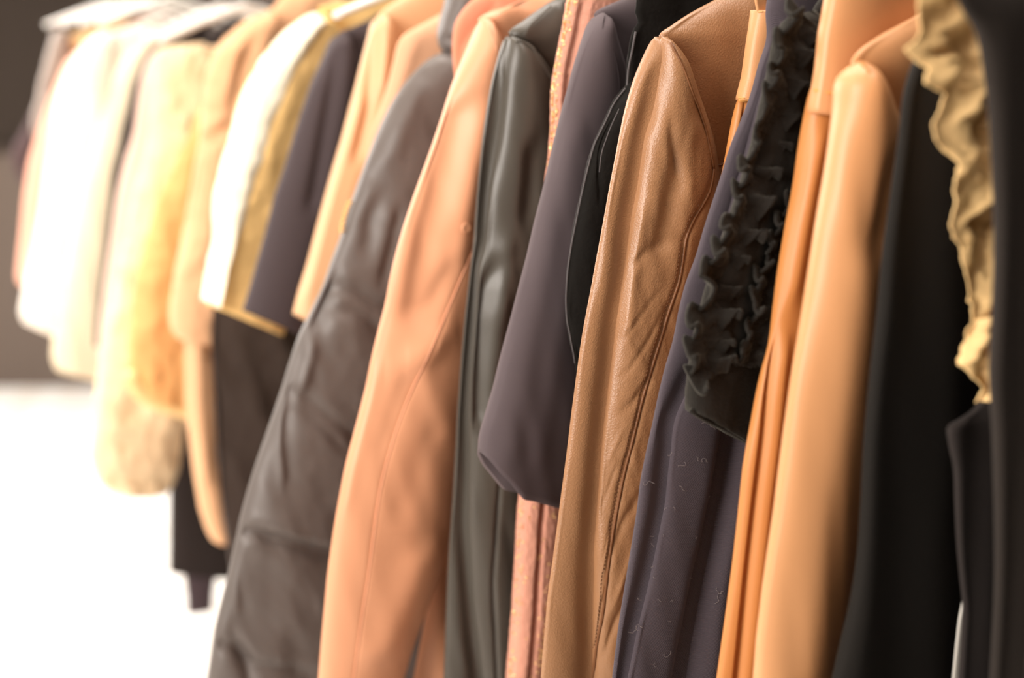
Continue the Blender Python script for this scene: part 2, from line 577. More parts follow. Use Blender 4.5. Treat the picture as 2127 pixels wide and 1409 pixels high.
# ---- A: the coat closest to us, cut by the frame
g = Garment('wool_coat', 1.005, 'dark brown wool coat at the near end of the rail, beside the cream ruffle', 'coat', 0.45)
eA = [(1978, -40), (1990, 5), (2025, 60), (2050, 180), (2063, 350), (2068, 500), (2064, 650), (2058, 780), (2064, 880), (2068, 1000), (2070, 1200), (2060, 1409), (2050, 1560)]
g.body('body', eA, M_A, 0.45, T=0.030, v0=0.0, n=3.0, feats=[
    ('folds', 0.0025, 0.07, 0.05, 0.5), ('noise', 0.004, 0.08, 0.5, 0.05)])
g.tube('sleeve', pairs([(2190, -20), (2150, 60), (2135, 400), (2128, 800), (2118, 1200), (2100, 1500)], [(2230, -20), (2290, 80), (2330, 400), (2340, 800), (2340, 1200), (2330, 1500)]),
       M_A, T=0.036, v0=-0.010, n=2.2, NF=40)

# ---- B: charcoal jacket with the torn cream ruffle
g = Garment('ruffled_jacket', 1.05, 'charcoal jacket with a torn cream silk ruffle down its front, beside the end coat', 'jacket', 0.5)
eB = [(1985, -40), (1992, 30), (2010, 120), (2035, 300), (2048, 500), (2056, 700), (2047, 815), (2030, 850), (1999, 874), (1972, 893), (1975, 925), (1985, 975), (1988, 1040), (1992, 1130), (1999, 1210), (2004, 1260), (2001, 1340), (1997, 1409), (1990, 1560)]
g.body('body', eB, M_B, 0.5, plane=0.011, T=0.016, v0=0.013, n=3.4, dz=0.0045, feats=[('folds', 0.0018, 0.05, 0.08, 1.2)])
rl = [(1905, -30), (1913, 0), (1921, 25), (1925, 64), (1914, 92), (1898, 103), (1911, 121), (1936, 142), (1921, 170), (1946, 181), (1975, 192), (1968, 209), (1957, 231), (1941, 263), (1943, 291), (1964, 316), (1982, 330), (1992, 348), (1989, 405), (1982, 444), (1976, 468), (1985, 496), (2000, 514), (2000, 535), (2010, 567), (2021, 606), (2016, 620), (2019, 668), (2026, 682)]
rrow = [(x, y, max(x + 30, np.interp(y, [-40, 60, 180, 350, 700], [2020, 2062, 2080, 2092, 2090])), y - 20) for x, y in rl]


def jag(s, t, W, Z):
    e = (1 - s) ** 2
    k = fbm(t * 11, s * 1.6 + 3 * t, 3)
    dv = 0.003 - 0.022 * s * np.sin(2 * np.pi * (t * 4.2 + 1.1 * s + 0.9 * k)) * (0.3 + 0.7 * e) + 0.010 * k
    dw = 0.0016 * fbm(t * 190, s * 0 + 3, 2) * (s < 0.02)
    dz = 0.003 * fbm(t * 20, s * 2, 2) * e
    return dw, dv, dz


g.sheet('ruffle', rrow, M_CREAM, v0=-0.006, nx=36, nz=300, disp=jag, thick=0.0012)
rl2 = [(2020, 672), (2012, 688), (2014, 705), (2000, 730), (1991, 757), (2003, 766), (2021, 787), (2037, 805), (2035, 826), (2032, 838)]
g.sheet('ruffle', [(x, y, 2092, y - 60 + (y - 672) * 0.2) for x, y in rl2], M_CREAM, v0=-0.008, nx=26, nz=120,
        disp=lambda s, t, W, Z: (0.0015 * fbm(t * 60, s * 0 + 9, 2) * (s < 0.03), -0.020 * s + 0.004 * np.sin(2 * np.pi * (2.2 * s + 1.1 * t)) + 0.006 * fbm(t * 9, s * 3 + 4, 2), 0 * s), thick=0.0012)
g.tube('lining', pairs([(2012, 1215), (2000, 1243), (1991, 1290), (1984, 1350), (1978, 1409), (1962, 1560)], [(2018, 1200), (2024, 1243), (2040, 1409), (2038, 1560)]), M_LINING, T=0.003, v0=0.0240, n=3, NF=20, top=0.02, plane=0.0240, label='white lining edge')

# ---- C: black wool coat
g = Garment('wool_coat', 1.098, 'long black wool coat between the honey leather jacket and the cream ruffle', 'coat', 0.4)
eC = [(1960, 20), (1930, 78), (1907, 122), (1890, 170), (1872, 300), (1855, 420), (1840, 530), (1830, 640), (1812, 800), (1800, 940), (1795, 1050), (1785, 1180), (1771, 1265), (1752, 1345), (1737, 1409), (1700, 1560)]
g.body('body', eC, M_C, 0.4, T=0.030, v0=0.002, n=3.2, feats=[('folds', 0.003, 0.09, 0.05, 2.0), ('noise', 0.004, 0.1, 0.5, 0.05), ('ridge', [(1893, 160), (1848, 500), (1808, 900), (1792, 1170), (1745, 1409)], 0.002, 0.004)])

# ---- D: honey leather jacket
g = Garment('leather_jacket', 1.15, 'honey tan leather jacket with a shiny shoulder, hanging next to the long black coat', 'jacket', 0.7)
sl = pairs([(1778, 128), (1760, 138), (1749, 155), (1744, 199), (1733, 255), (1709, 405), (1700, 450), (1673, 620), (1661, 690), (1645, 780), (1628, 905), (1608, 1062), (1586, 1207), (1571, 1333), (1566, 1409), (1556, 1540)],
           [(1790, 128), (1808, 150), (1820, 185), (1840, 227), (1854, 257), (1865, 290), (1862, 360), (1850, 450), (1840, 550), (1820, 720), (1800, 900), (1782, 1080), (1762, 1240), (1735, 1409), (1712, 1540)])
_, sf = g.tube('sleeve', sl, M_TAN, T=0.050, v0=-0.004, n=2.0, NF=60, top=0.06, mirror=True, feats=[
    ('noise', 0.0035, 0.06, 0.35, 0.1), ('groove', [(1858, 330), (1840, 440), (1825, 520)], 0.006, 0.010),
    ('ridge', [(1790, 520), (1765, 760), (1720, 1100), (1690, 1400)], 0.004, 0.025)])
g.body('body', [(1960, 0), (1921, 33), (1890, 50), (1840, 78), (1800, 108), (1787, 124), (1822, 190), (1852, 260), (1866, 300), (1880, 420), (1875, 700), (1860, 1000)], M_TAN, 0.72, T=0.044, v0=0.010, n=1.9, top=0.1,
       feats=[('noise', 0.004, 0.1, 0.3, 0.1)])
g.cord('armhole_seam', [(1787, 129), (1808, 152), (1820, 185), (1840, 227), (1854, 257), (1862, 287)], M_TAN_EDGE, 0.0011, v=-0.0195)

# ---- E: cognac leather dress with a cap sleeve over pleats
g = Garment('leather_dress', 1.196, 'amber leather dress with a wide cap sleeve above narrow pleats', 'dress', 0.5)
low = pairs([(1700, 160), (1681, 256), (1673, 302), (1661, 390), (1643, 475), (1626, 574), (1612, 677), (1605, 720), (1584, 805), (1566, 902), (1555, 961), (1543, 1073), (1532, 1171), (1515, 1297), (1499, 1409), (1480, 1540)],
            [(1800, 160), (1800, 300), (1800, 500), (1790, 700), (1760, 900), (1740, 1100), (1720, 1300), (1710, 1540)])
pleat = [(1607, 700), (1591, 876), (1588, 907), (1571, 1044), (1555, 1189), (1539, 1351), (1533, 1409), (1520, 1540)]
g.tube('skirt', low, M_TAN2, T=0.034, v0=0.004, n=2.2, NF=90, feats=[
    ('groove', pleat, 0.010, 0.0035), ('ridge', [(x + 22, y) for x, y in pleat], 0.004, 0.008),
    ('ridge', [(1700, 270), (1672, 420), (1640, 620)], 0.005, 0.012)])
cap = pairs([(1724, -60), (1716, 0), (1703, 71), (1696, 142), (1689, 185), (1682, 227), (1683, 235)],
            [(1960, -60), (1960, 0), (1950, 100), (1935, 180), (1900, 230), (1880, 262), (1860, 268)])
_, sf = g.tube('cap_sleeve', cap, M_TAN, T=0.040, v0=-0.002, n=2.6, NF=60, top=0, dz=0.004, feats=[
    ('ridge', [(1700, 195), (1760, 210)], 0.0, 0.004), ('noise', 0.003, 0.1, 0.15, 0.0)])
g.cord('hem_seam', [(1690, 187), (1715, 191), (1745, 199), (1780, 210)], M_TAN_EDGE, 0.0011, sf=sf, lift=0.0002)
g.body('body', [(1960, -30), (1900, -10), (1840, 20), (1800, 60), (1790, 200), (1785, 500), (1770, 900)], M_TAN2, 0.8, T=0.028, v0=0.006, n=2.6)

# ---- F: black boiled wool sleeve with a gathered ruffle
g = Garment('ruffled_cardigan', 1.243, 'black boiled wool cardigan with curly ruffles running down the sleeve', 'cardigan', 0.8)
sl = pairs([(1640, 35), (1618, 80), (1600, 170), (1570, 300), (1535, 420), (1500, 520), (1472, 600), (1450, 690), (1437, 770), (1430, 842), (1434, 853)],
           [(1700, 20), (1710, 60), (1700, 170), (1690, 260), (1668, 400), (1645, 530), (1625, 650), (1605, 760), (1590, 860), (1575, 915), (1568, 930)])
_, sf = g.tube('sleeve', sl, M_RUF, T=0.034, v0=0.002, n=2.4, NF=60, mirror=True, lump=0.0012, lump_s=0.006, feats=[('noise', 0.003, 0.05, 0.1, 0.1)])
g.body('body', [(1760, -60), (1730, -20), (1700, 20), (1690, 80), (1690, 300), (1680, 700)], M_RUF, 0.85, T=0.026, v0=0.006, n=2.6)
g.cord('cuff_edge', [(1434, 853), (1463, 871), (1505, 892), (1545, 914), (1566, 927)], M_RUF, 0.0022, v=-0.004)


def ruffle(gm, name, path, half, m, sf, amp=0.009, freq=15, seed=0, nx=31, nz=420, thick=0.0032):
    P = gm.on(sf, path)[:, [0, 2]]
    q, tt = interp_rows(P, nz)
    tan = np.gradient(q, axis=0); tan /= np.linalg.norm(tan, axis=1, keepdims=True)
    nr = np.stack([-tan[:, 1], tan[:, 0]], 1)      # across
    e = np.linspace(-1, 1, nx)
    base = np.array([gm.surf(sf, a, b) for a, b in q])
    k = np.ones(9) / 9
    base = np.convolve(np.concatenate([[base[0]] * 4, base, [base[-1]] * 4]), k, 'valid')
    T, E = np.meshgrid(tt, e, indexing='ij')
    ae = np.abs(E)
    side = np.where(E > 0, 1.7, 0.0)
    ph = 2 * np.pi * freq * T + side + 5.0 * fbm(T * 6 + seed, side, 3)
    lift = ae ** 1.25
    env = 0.8 + 1.3 * fbm(T * 9 + seed, side + 5, 2)
    fz = fbm(T * 120, E * 5 + seed, 2)
    V = base[:, None] - 0.004 - lift * 0.005 + lift * env * amp * np.sin(ph) + 0.0012 * fz + 0.003 * fbm(T * 30, E * 2, 2)
    along = lift * env * amp * 0.62 * np.sin(2 * ph + 0.6)
    hw = half * (1 + 0.75 * fbm(T * 14 + seed, side + 2, 3)) * (1 - 0.20 * np.cos(ph) * lift)
    Wg = q[:, 0:1] + nr[:, 0:1] * E * hw + tan[:, 0:1] * along
    Zg = q[:, 1:2] + nr[:, 1:2] * E * hw + tan[:, 1:2] * along
    V = np.minimum(V, base[:, None] + 0.003)
    VV, F = thicken_grid(gm.loc(Wg, V, Zg), thick)
    return mesh_obj(name, VV, F, m, gm.o)


r1 = [(1655, 38), (1645, 85), (1632, 135), (1606, 208), (1585, 275), (1562, 345), (1538, 415), (1517, 480), (1497, 539), (1481, 592), (1472, 645), (1464, 700), (1461, 745), (1470, 785)]
ruffle(g, 'ruffle', r1, 0.0190, M_RUF, sf, amp=0.0105, freq=13, seed=1)
ruffle(g, 'ruffle', [(1672, 330), (1648, 400), (1622, 470), (1600, 540), (1578, 610), (1560, 690), (1545, 760)], 0.013, M_RUF, sf, amp=0.007, freq=9, seed=5, nz=280)

# ---- G: aubergine navy jersey dress
g = Garment('jersey_dress', 1.292, 'aubergine navy jersey dress flecked with lint under the black ruffled sleeve', 'dress', 0.45)
eL = [(1612, -40), (1603, 11), (1598, 43), (1604, 60), (1604, 75), (1591, 114), (1566, 206), (1545, 259), (1520, 319), (1502, 383), (1478, 450), (1452, 539), (1427, 605), (1418, 635), (1416, 665), (1403, 720), (1388, 769), (1371, 840), (1355, 920), (1340, 979), (1333, 1044), (1319, 1135), (1304, 1225), (1290, 1315), (1279, 1409), (1262, 1540)]
eR = [(1720, -40), (1720, 60), (1710, 200), (1690, 400), (1660, 600), (1640, 760), (1620, 900), (1600, 1040), (1580, 1180), (1560, 1300), (1545, 1409), (1530, 1540)]
crease = [(1436, 760), (1420, 808), (1403, 847), (1390, 876), (1386, 929), (1382, 954), (1373, 1044), (1355, 1135), (1340, 1207), (1315, 1308), (1295, 1409), (1275, 1540)]
_, sf = g.tube('skirt', pairs(eL, eR), M_NAVY, T=0.030, v0=0.004, n=2.2, NF=110, dz=0.005, top=0, feats=[
    ('groove', [(x + 3, y) for x, y in crease], 0.007, 0.012),
    ('step', [(1620, 70), (1600, 135), (1577, 220), (1548, 330), (1520, 430), (1490, 540)], 0.004, 0.03)])
_, sf2 = g.tube('skirt_overlap', pairs([(1520, 600), (1470, 690), (1442, 750)] + crease[1:], [(1640, 600), (1640, 760), (1620, 900), (1600, 1040), (1580, 1180), (1560, 1300), (1545, 1409), (1530, 1540)]), M_NAVY, T=0.030, v0=-0.007, n=2.0, NF=120, dz=0.005, top=0.15, feats=[
    ('groove', [(1540, 830), (1525, 907), (1503, 1019), (1481, 1135), (1452, 1261), (1427, 1409), (1405, 1540)], 0.016, 0.012),
    ('ridge', [(1580, 880), (1555, 960), (1530, 1080), (1505, 1200), (1480, 1409)], 0.006, 0.012),
    ('noise', 0.003, 0.06, 0.3, 0.2)])
g.body('bodice', [(1760, -60), (1700, -30), (1650, 10), (1640, 60), (1640, 300), (1640, 700)], M_NAVY, 0.9, T=0.022, v0=0.008, n=2.6)
bt = g.on(sf, [(1438, 668)])[0][[0, 2]]
V, F = disc((bt[0] - W_C, g.surf(sf, *bt) - 0.002, bt[1] - g.bz), 0, 0.0075, 0.0016)
b_o = mesh_obj('button', V, F, M_RUF, g.o); b_o['label'] = 'small dark button'
# lint hairs caught on the jersey
Vs, Fs = [], []
cnt = 0
rl_ = random.Random(5)
_c = g.pl(crease, sf2[3])[::-1]
cz, cw = _c[:, 1], _c[:, 0]
lint_spots = [(1457, 960, 20), (1450, 958, 10), (1500, 1235, 30), (1487, 1220, 22), (1318, 1300, 26), (1325, 1310, 24), (1378, 1358, 22), (1372, 1250, 8), (1347, 1130, 8), (1396, 1250, 8), (1392, 1290, 6), (1445, 1120, 6), (1470, 1030, 6), (1333, 1000, 24), (1410, 1010, 16), (1400, 1060, 8), (1342, 1175, 8), (1395, 940, 12), (1340, 1110, 6), (1420, 960, 20), (1375, 1110, 6), (1525, 860, 20), (1378, 1060, 8), (1320, 1240, 8), (1360, 1200, 5), (1430, 1200, 5), (1456, 880, 30), (1360, 1385, 8)]
for x, y, ln in lint_spots:
    a = rl_.uniform(0, 6.28); pts = [(x, y)]
    for _ in range(6):
        a += rl_.uniform(-1.2, 1.2)
        pts.append((pts[-1][0] + ln / 6 * 1.2 * math.cos(a), pts[-1][1] + ln / 6 * 1.2 * math.sin(a)))
    P = g.on(sf2 if x > np.interp(y, [c_[1] for c_ in crease], [c_[0] for c_ in crease]) else sf, pts)[:, [0, 2]]
    q, _ = interp_rows(P, 14)
    C = np.array([(a_, g.surf(sf2 if a_ > np.interp(b_, cz, cw) else sf, a_, b_) - 0.0009, b_) for a_, b_ in q])
    V, F = sweep(C, 0.00016, 4)
    Vs.append(V); Fs += [tuple(i + cnt for i in f) for f in F]; cnt += len(V)
V = np.concatenate(Vs)
lo = mesh_obj('lint', g.loc(V[:, 0], V[:, 1], V[:, 2]), Fs, M_LINT, g.o); lo['label'] = 'pale lint hairs'; lo['kind'] = 'stuff'

# ---- H: amber leather strap dress between brown leather and navy
g = Garment('leather_camisole', 1.337, 'narrow amber leather top with stitched shoulder band and strap loop beside the brown jacket', 'top', 0.55)
band = pairs([(1566, 21), (1564, 35), (1555, 89), (1545, 160), (1534, 203), (1534, 208)], [(1640, 21), (1650, 60), (1650, 120), (1640, 180), (1630, 206), (1630, 210)])
_, sf = g.tube('shoulder_band', band, M_TAN, T=0.030, v0=0.0, n=2.4, NF=50, top=0, dz=0.003)
g.stitches([(1569, 26), (1585, 24), (1605, 25)], M_THREAD_TAN, sf)
g.stitches([(1537, 203), (1550, 205), (1575, 206)], M_THREAD_TAN, sf)
g.cord('band_edge', [(1535, 209), (1550, 211), (1590, 212)], M_TAN_EDGE, 0.0013, v=-0.015)
g.tube('skirt', pairs([(1540, 195), (1537, 213), (1527, 248), (1516, 312), (1505, 365), (1490, 450), (1470, 560), (1440, 760), (1400, 1000), (1340, 1400)], [(1625, 195), (1625, 400), (1600, 600), (1570, 800), (1540, 1000), (1500, 1400)]), M_TAN2, T=0.024, v0=0.003, n=2.2, NF=50,
       feats=[('groove', [(1549, 206), (1546, 245), (1538, 290), (1528, 340)], 0.006, 0.0025), ('ridge', [(1557, 206), (1554, 245), (1546, 290)], 0.003, 0.004)])
g.sheet('strap', [(1568, -60, 1588, -60), (1569, 0, 1590, 0), (1573, 24, 1594, 22)], M_TAN, v0=-0.004, nx=8, nz=20, thick=0.003)

# ---- I: brown lambskin jacket, the one in focus
g = Garment('leather_jacket', 1.385, 'brown lambskin jacket in sharp focus with a piped, stitched sleeve seam', 'jacket', 0.68)
armh = [(1378, 77), (1399, 99), (1417, 135), (1435, 185), (1452, 231), (1463, 263), (1474, 309), (1481, 350)]
pipe = [(1481, 350), (1479, 372), (1474, 397), (1459, 426), (1442, 454), (1426, 492), (1419, 532), (1411, 581), (1395, 631), (1374, 698), (1353, 769), (1335, 826), (1318, 897), (1293, 998), (1279, 1073), (1264, 1171), (1250, 1283), (1242, 1320), (1232, 1409), (1220, 1520)]
sl = pairs([(1368, 76), (1357, 92), (1346, 124), (1321, 185), (1303, 248), (1289, 319), (1275, 390), (1258, 485), (1251, 521), (1233, 620), (1219, 691), (1208, 769), (1194, 876), (1186, 945), (1175, 1026), (1161, 1135), (1146, 1243), (1135, 1370), (1132, 1409), (1124, 1520)],
           [(1380, 76), (1399, 99), (1417, 135), (1435, 185), (1452, 231), (1463, 263), (1476, 309), (1486, 360), (1492, 430), (1487, 520), (1470, 610), (1450, 700), (1432, 800), (1415, 900), (1398, 1000), (1380, 1100), (1360, 1220), (1340, 1320), (1325, 1409), (1310, 1520)])
strip = [(1364, 135), (1353, 213), (1335, 284), (1321, 390), (1309, 455), (1297, 539), (1279, 645), (1269, 734), (1258, 823), (1248, 905), (1238, 1026), (1228, 1135), (1226, 1243), (1223, 1409), (1216, 1520)]
g.tube('back_sleeve_panel', sl, M_BROWN, T=0.036, v0=0.006, n=2.0, NF=90, dz=0.005, top=0.07, feats=[
    ('noise', 0.002, 0.05, 0.2, 0.2), ('groove', [(x + 4, y) for x, y in strip], 0.007, 0.014)])
sl = pairs([(1369, 77), (1363, 100)] + strip, [tuple(r[2:]) for r in sl])
_, sf = g.tube('sleeve', sl, M_BROWN, T=0.046, v0=-0.004, n=2.0, NF=150, dz=0.004, top=0.07, mirror=True, feats=[ ('groove', pipe, 0.0022, 0.004),
    ('groove', [(1422, 300), (1410, 360), (1395, 430), (1380, 520)], 0.007, 0.014),
    ('ridge', [(1440, 260), (1425, 340), (1432, 420)], 0.003, 0.009),
    ('groove', [(1395, 250), (1402, 320), (1420, 380)], 0.003, 0.006),
    ('ridge', [(1330, 420), (1312, 560), (1295, 700)], 0.004, 0.012),
    ('hgroove', [(1268, 730), (1320, 670), (1372, 610)], 0.0012, 0.003), ('hgroove', [(1290, 790), (1340, 720), (1380, 650)], 0.0014, 0.004),
    ('hgroove', [(1270, 640), (1310, 700), (1350, 760)], 0.0012, 0.003),
    ('hgroove', [(1300, 560), (1350, 520), (1410, 500)], 0.002, 0.006), ('hgroove', [(1290, 860), (1320, 830), (1345, 790)], 0.002, 0.005),
    ('hridge', [(1255, 980), (1275, 930), (1300, 880)], 0.0012, 0.006), ('hgroove', [(1250, 1060), (1270, 1010), (1290, 950)], 0.0012, 0.006),
    ('hgroove', [(1240, 1200), (1255, 1130), (1272, 1080)], 0.0012, 0.006), ('hridge', [(1238, 1290), (1250, 1230), (1262, 1170)], 0.0012, 0.006),
    ('hgroove', [(1275, 1150), (1300, 1080), (1345, 1010)], 0.0022, 0.009), ('hgroove', [(1250, 1380), (1275, 1300), (1310, 1230)], 0.0025, 0.009),
    ('hridge', [(1262, 1290), (1290, 1210), (1330, 1120)], 0.002, 0.009),
    ('noise', 0.0022, 0.045, 0.12, 0.25), ('noise', 0.0009, 0.018, 0.03, 0.3)])
g.cord('piping', pipe, M_BROWN_D, 0.0017, sf=sf, lift=0.0004)
g.stitches([(x - 9, y - 2) for x, y in pipe[3:]], M_THREAD_BR, sf)
_, bf = g.body('body', [(1570, -40), (1530, -20), (1495, 0), (1449, 25), (1406, 53), (1380, 74), (1400, 105), (1430, 190), (1455, 270), (1470, 340), (1474, 500), (1470, 800), (1450, 1100)], M_BROWN, 0.72, T=0.050, v0=0.008, n=1.9, top=0.12, dz=0.0045, NF=90,
               feats=[('noise', 0.003, 0.08, 0.15, 0.1), ('hgroove', [(1460, 346), (1500, 338), (1560, 322)], 0.002, 0.002)])
g.cord('armhole_piping', [(1388, 88)] + armh[1:], M_BROWN_D, 0.0013, sf=sf, lift=0.0007)
g.cord('yoke_seam', [(1481, 346), (1495, 343), (1510, 337), (1540, 328)], M_BROWN_D, 0.0012, sf=bf, lift=0.0003)

# ---- J: black velvet blazer
g = Garment('velvet_blazer', 1.440, 'black velvet blazer with softly rim-lit edges behind the brown lambskin sleeve', 'blazer', 0.7)
sl = pairs([(1310, 168), (1300, 182), (1276, 213), (1254, 255), (1233, 298), (1219, 348), (1205, 408), (1194, 461), (1187, 496), (1176, 571), (1174, 649), (1180, 698), (1194, 755), (1204, 805), (1215, 850), (1222, 900)],
           [(1340, 168), (1345, 260), (1345, 400), (1340, 600), (1320, 750), (1300, 850), (1290, 900)])
_, sf = g.tube('sleeve', sl, M_VELVET, T=0.038, v0=-0.003, n=2.2, NF=70, lump=0.0012, lump_s=0.01, mirror=True, feats=[
    ('groove', [(1286, 227), (1270, 255), (1254, 290), (1244, 320), (1242, 360), (1246, 400)], 0.004, 0.0025),
    ('noise', 0.004, 0.03, 0.06, 0.2)])
_, bf = g.body('body', [(1420, -80), (1370, -50), (1331, -20), (1327, 5), (1325, 30), (1332, 44), (1324, 56), (1318, 70), (1309, 117), (1304, 177), (1299, 220), (1290, 284), (1283, 345), (1290, 500), (1300, 700)], M_VELVET, 0.75, T=0.032, v0=0.004, n=2.6, lump=0.001, lump_s=0.01,
               feats=[('noise', 0.004, 0.05, 0.1, 0.1)])
g.cord('rim_light_cord', [(1320, 66), (1310, 117), (1305, 177), (1300, 220), (1291, 284), (1284, 345)], M_RIMLIGHT, 0.0012, sf=bf, lift=0.0)  # pale cords paint the rim light along the velvet edges and sleeve seam
g.cord('rim_light_cord', [(1299, 184), (1277, 213), (1256, 255), (1236, 298), (1222, 348), (1208, 408), (1197, 461), (1190, 496), (1179, 571), (1177, 649), (1183, 698), (1197, 755)], M_RIMLIGHT, 0.0010, sf=sf, lift=-0.0002)
g.cord('rim_light_cord', [(1289, 222), (1270, 255), (1256, 290), (1246, 320), (1243, 358)], M_RIMLIGHT, 0.0007, sf=sf, lift=0.0)

# ---- K: dark suiting jacket
g = Garment('suit_jacket', 1.492, 'dark aubergine suit jacket whose wide sleeve ends in a slanted cuff', 'jacket', 0.75)
sl = pairs([(1245, 28), (1238, 36), (1223, 64), (1205, 103), (1187, 160), (1169, 227), (1155, 284), (1134, 373), (1113, 454), (1095, 532), (1077, 599), (1059, 670), (1042, 734), (1024, 808), (1006, 869), (996, 905), (993, 938)],
           [(1252, 26), (1262, 57), (1274, 89), (1290, 138), (1300, 200), (1302, 300), (1296, 400), (1285, 500), (1268, 600), (1250, 700), (1232, 800), (1215, 900), (1200, 980), (1188, 1049)])
sl[-1] = (993, 940, 1188, 1049)
# cuff outline dips in the middle: extra rows
_, sf = g.tube('sleeve', sl, M_SUIT, T=0.046, v0=-0.002, n=2.1, NF=90, mirror=True, top=0.04, hemline=[(994, 938), (1016, 971), (1038, 995), (1063, 1026), (1082, 1029), (1117, 1039), (1139, 1046), (1186, 1048)], feats=[
    ('noise', 0.003, 0.06, 0.3, 0.2), ('ridge', [(1190, 250), (1150, 450), (1100, 700), (1060, 950)], 0.003, 0.02), ('ridge', [(1200, 480), (1160, 700), (1120, 960)], 0.002, 0.015)])
g.body('body', [(1350, -60), (1320, -15), (1300, -2), (1268, 12), (1243, 28), (1260, 70), (1280, 140), (1290, 400), (1285, 800)], M_SUIT, 0.8, T=0.030, v0=0.008, n=2.6, top=0.1)
g.cord('armhole_seam', [(1246, 33), (1253, 57), (1269, 89), (1282, 138), (1288, 190)], M_INK, 0.0008, sf=sf, lift=-0.0003)

# ---- L: salmon sequin tweed jacket
g = Garment('tweed_jacket', 1.545, 'salmon boucle tweed jacket edged with gold sequins, under the dark suit sleeve', 'jacket', 0.55)
eL = [(1186, -40), (1180, 0), (1169, 57), (1164, 92), (1152, 142), (1146, 185), (1145, 255), (1142, 309), (1136, 350), (1128, 450), (1118, 600), (1105, 800), (1090, 950), (1081, 1030), (1078, 1059), (1074, 1135), (1069, 1225), (1063, 1315), (1055, 1409), (1044, 1540)]
eR = [(1300, -40), (1300, 100), (1280, 300), (1260, 500), (1230, 700), (1195, 900), (1172, 1030), (1166, 1090), (1160, 1135), (1150, 1207), (1136, 1300), (1118, 1409), (1100, 1540)]
_, sf = g.tube('front_panel', pairs(eL, eR), M_SEQ, T=0.036, v0=-0.002, n=2.6, NF=80, lump=0.0016, lump_s=0.004, top=0, dz=0.0035, feats=[
    ('groove', [(1134, 1000), (1130, 1045), (1126, 1088), (1119, 1189), (1114, 1279), (1103, 1409), (1092, 1540)], 0.016, 0.0030),
    ('groove', [(1215, 0), (1205, 60), (1185, 150), (1178, 260)], 0.006, 0.006)])
g.body('body', [(1340, -60), (1300, -30), (1260, -10), (1240, 60), (1215, 400), (1180, 900), (1168, 1200), (1150, 1409)], M_SEQ, 0.6, T=0.022, v0=0.008, n=2.6)
Vs, Fs, cnt = [], [], 0
rq = random.Random(3)
Lp = g.pl(eL); Rp = g.pl(eR)
for i in range(420):
    if i < 250:
        y = rq.uniform(-20, 350); x = np.interp(y, [p[1] for p in eL], [p[0] for p in eL]) + abs(rq.gauss(0, 6)) - 1
    else:
        y = rq.uniform(1035, 1420)
        x0 = np.interp(y, [p[1] for p in eL], [p[0] for p in eL]); x1 = np.interp(y, [p[1] for p in eR], [p[0] for p in eR])
        x = rq.choice([x0 + abs(rq.gauss(0, 8)), rq.uniform(x0, x1), x1 - abs(rq.gauss(0, 5))])
    w, v, z = g.on(sf, [(x, y)])[0]
    v -= 0.0012
    r = rq.uniform(0.0010, 0.0017)
    n_ = Vector((rq.gauss(-0.3, 0.5), -1, rq.gauss(0.2, 0.5))).normalized()
    t_ = n_.orthogonal().normalized(); b_ = n_.cross(t_)
    c0 = Vector((w - W_C, v, z - g.bz))
    ring = [c0 + (t_ * math.cos(a) + b_ * math.sin(a)) * r for a in [k * math.pi / 3.5 for k in range(7)]]
    Vs += [tuple(p) for p in ring] + [tuple(c0 - n_ * -0.0004)]
    Fs += [(cnt + k, cnt + (k + 1) % 7, cnt + 7) for k in range(7)]
    cnt += 8
so = mesh_obj('sequin_trim', Vs, Fs, M_SEQD, g.o, smooth=False); so['label'] = 'gold sequin trim'; so['kind'] = 'stuff'

# ---- M: moss grey leather jacket
g = Garment('leather_jacket', 1.602, 'moss grey leather jacket with a glossy shoulder seam beside the salmon leather coat', 'jacket', 0.62)
sl = pairs([(1056, 77), (1048, 90), (1042, 121), (1031, 156), (1020, 213), (1010, 277), (1003, 341), (995, 426), (990, 500), (985, 539), (971, 663), (962, 769), (955, 876), (953, 925), (946, 1045), (938, 1153), (933, 1261), (928, 1409), (922, 1520)],
           [(1064, 75), (1098, 96), (1120, 124), (1134, 145), (1147, 165), (1156, 230), (1160, 320), (1160, 450), (1150, 600), (1140, 750), (1125, 900), (1110, 1040), (1100, 1180), (1090, 1300), (1080, 1409), (1072, 1520)])
fold = [(1051, 95), (1046, 125), (1035, 263), (1024, 337), (1013, 408), (1006, 500), (992, 556), (981, 698), (974, 787), (972, 876), (973, 954), (969, 1081), (976, 1225), (987, 1352), (993, 1409), (1000, 1520)]
g.tube('back_sleeve_panel', sl, M_MOSS, T=0.034, v0=0.006, n=2.0, NF=70, top=0.05, feats=[('noise', 0.0025, 0.05, 0.2, 0.2), ('groove', fold, 0.008, 0.012)])
sl = pairs([(1057, 77)] + fold, [tuple(r[2:]) for r in sl])
_, sf = g.tube('sleeve', sl, M_MOSS, T=0.044, v0=-0.003, n=2.0, NF=110, dz=0.005, top=0.05, mirror=True, feats=[
    ('groove', [(1040, 540), (1012, 600), (1004, 660), (1002, 760), (1000, 880)], 0.009, 0.012),
    ('groove', [(1110, 300), (1105, 380), (1098, 460)], 0.008, 0.012), ('groove', [(1075, 620), (1060, 720), (1045, 820)], 0.006, 0.012),
    ('ridge', [(1060, 480), (1045, 560), (1042, 660)], 0.004, 0.012),
    ('groove', [(1040, 990), (1038, 1026), (1031, 1117), (1025, 1207), (1031, 1315), (1034, 1409)], 0.004, 0.003),
    ('noise', 0.0028, 0.045, 0.2, 0.2)])
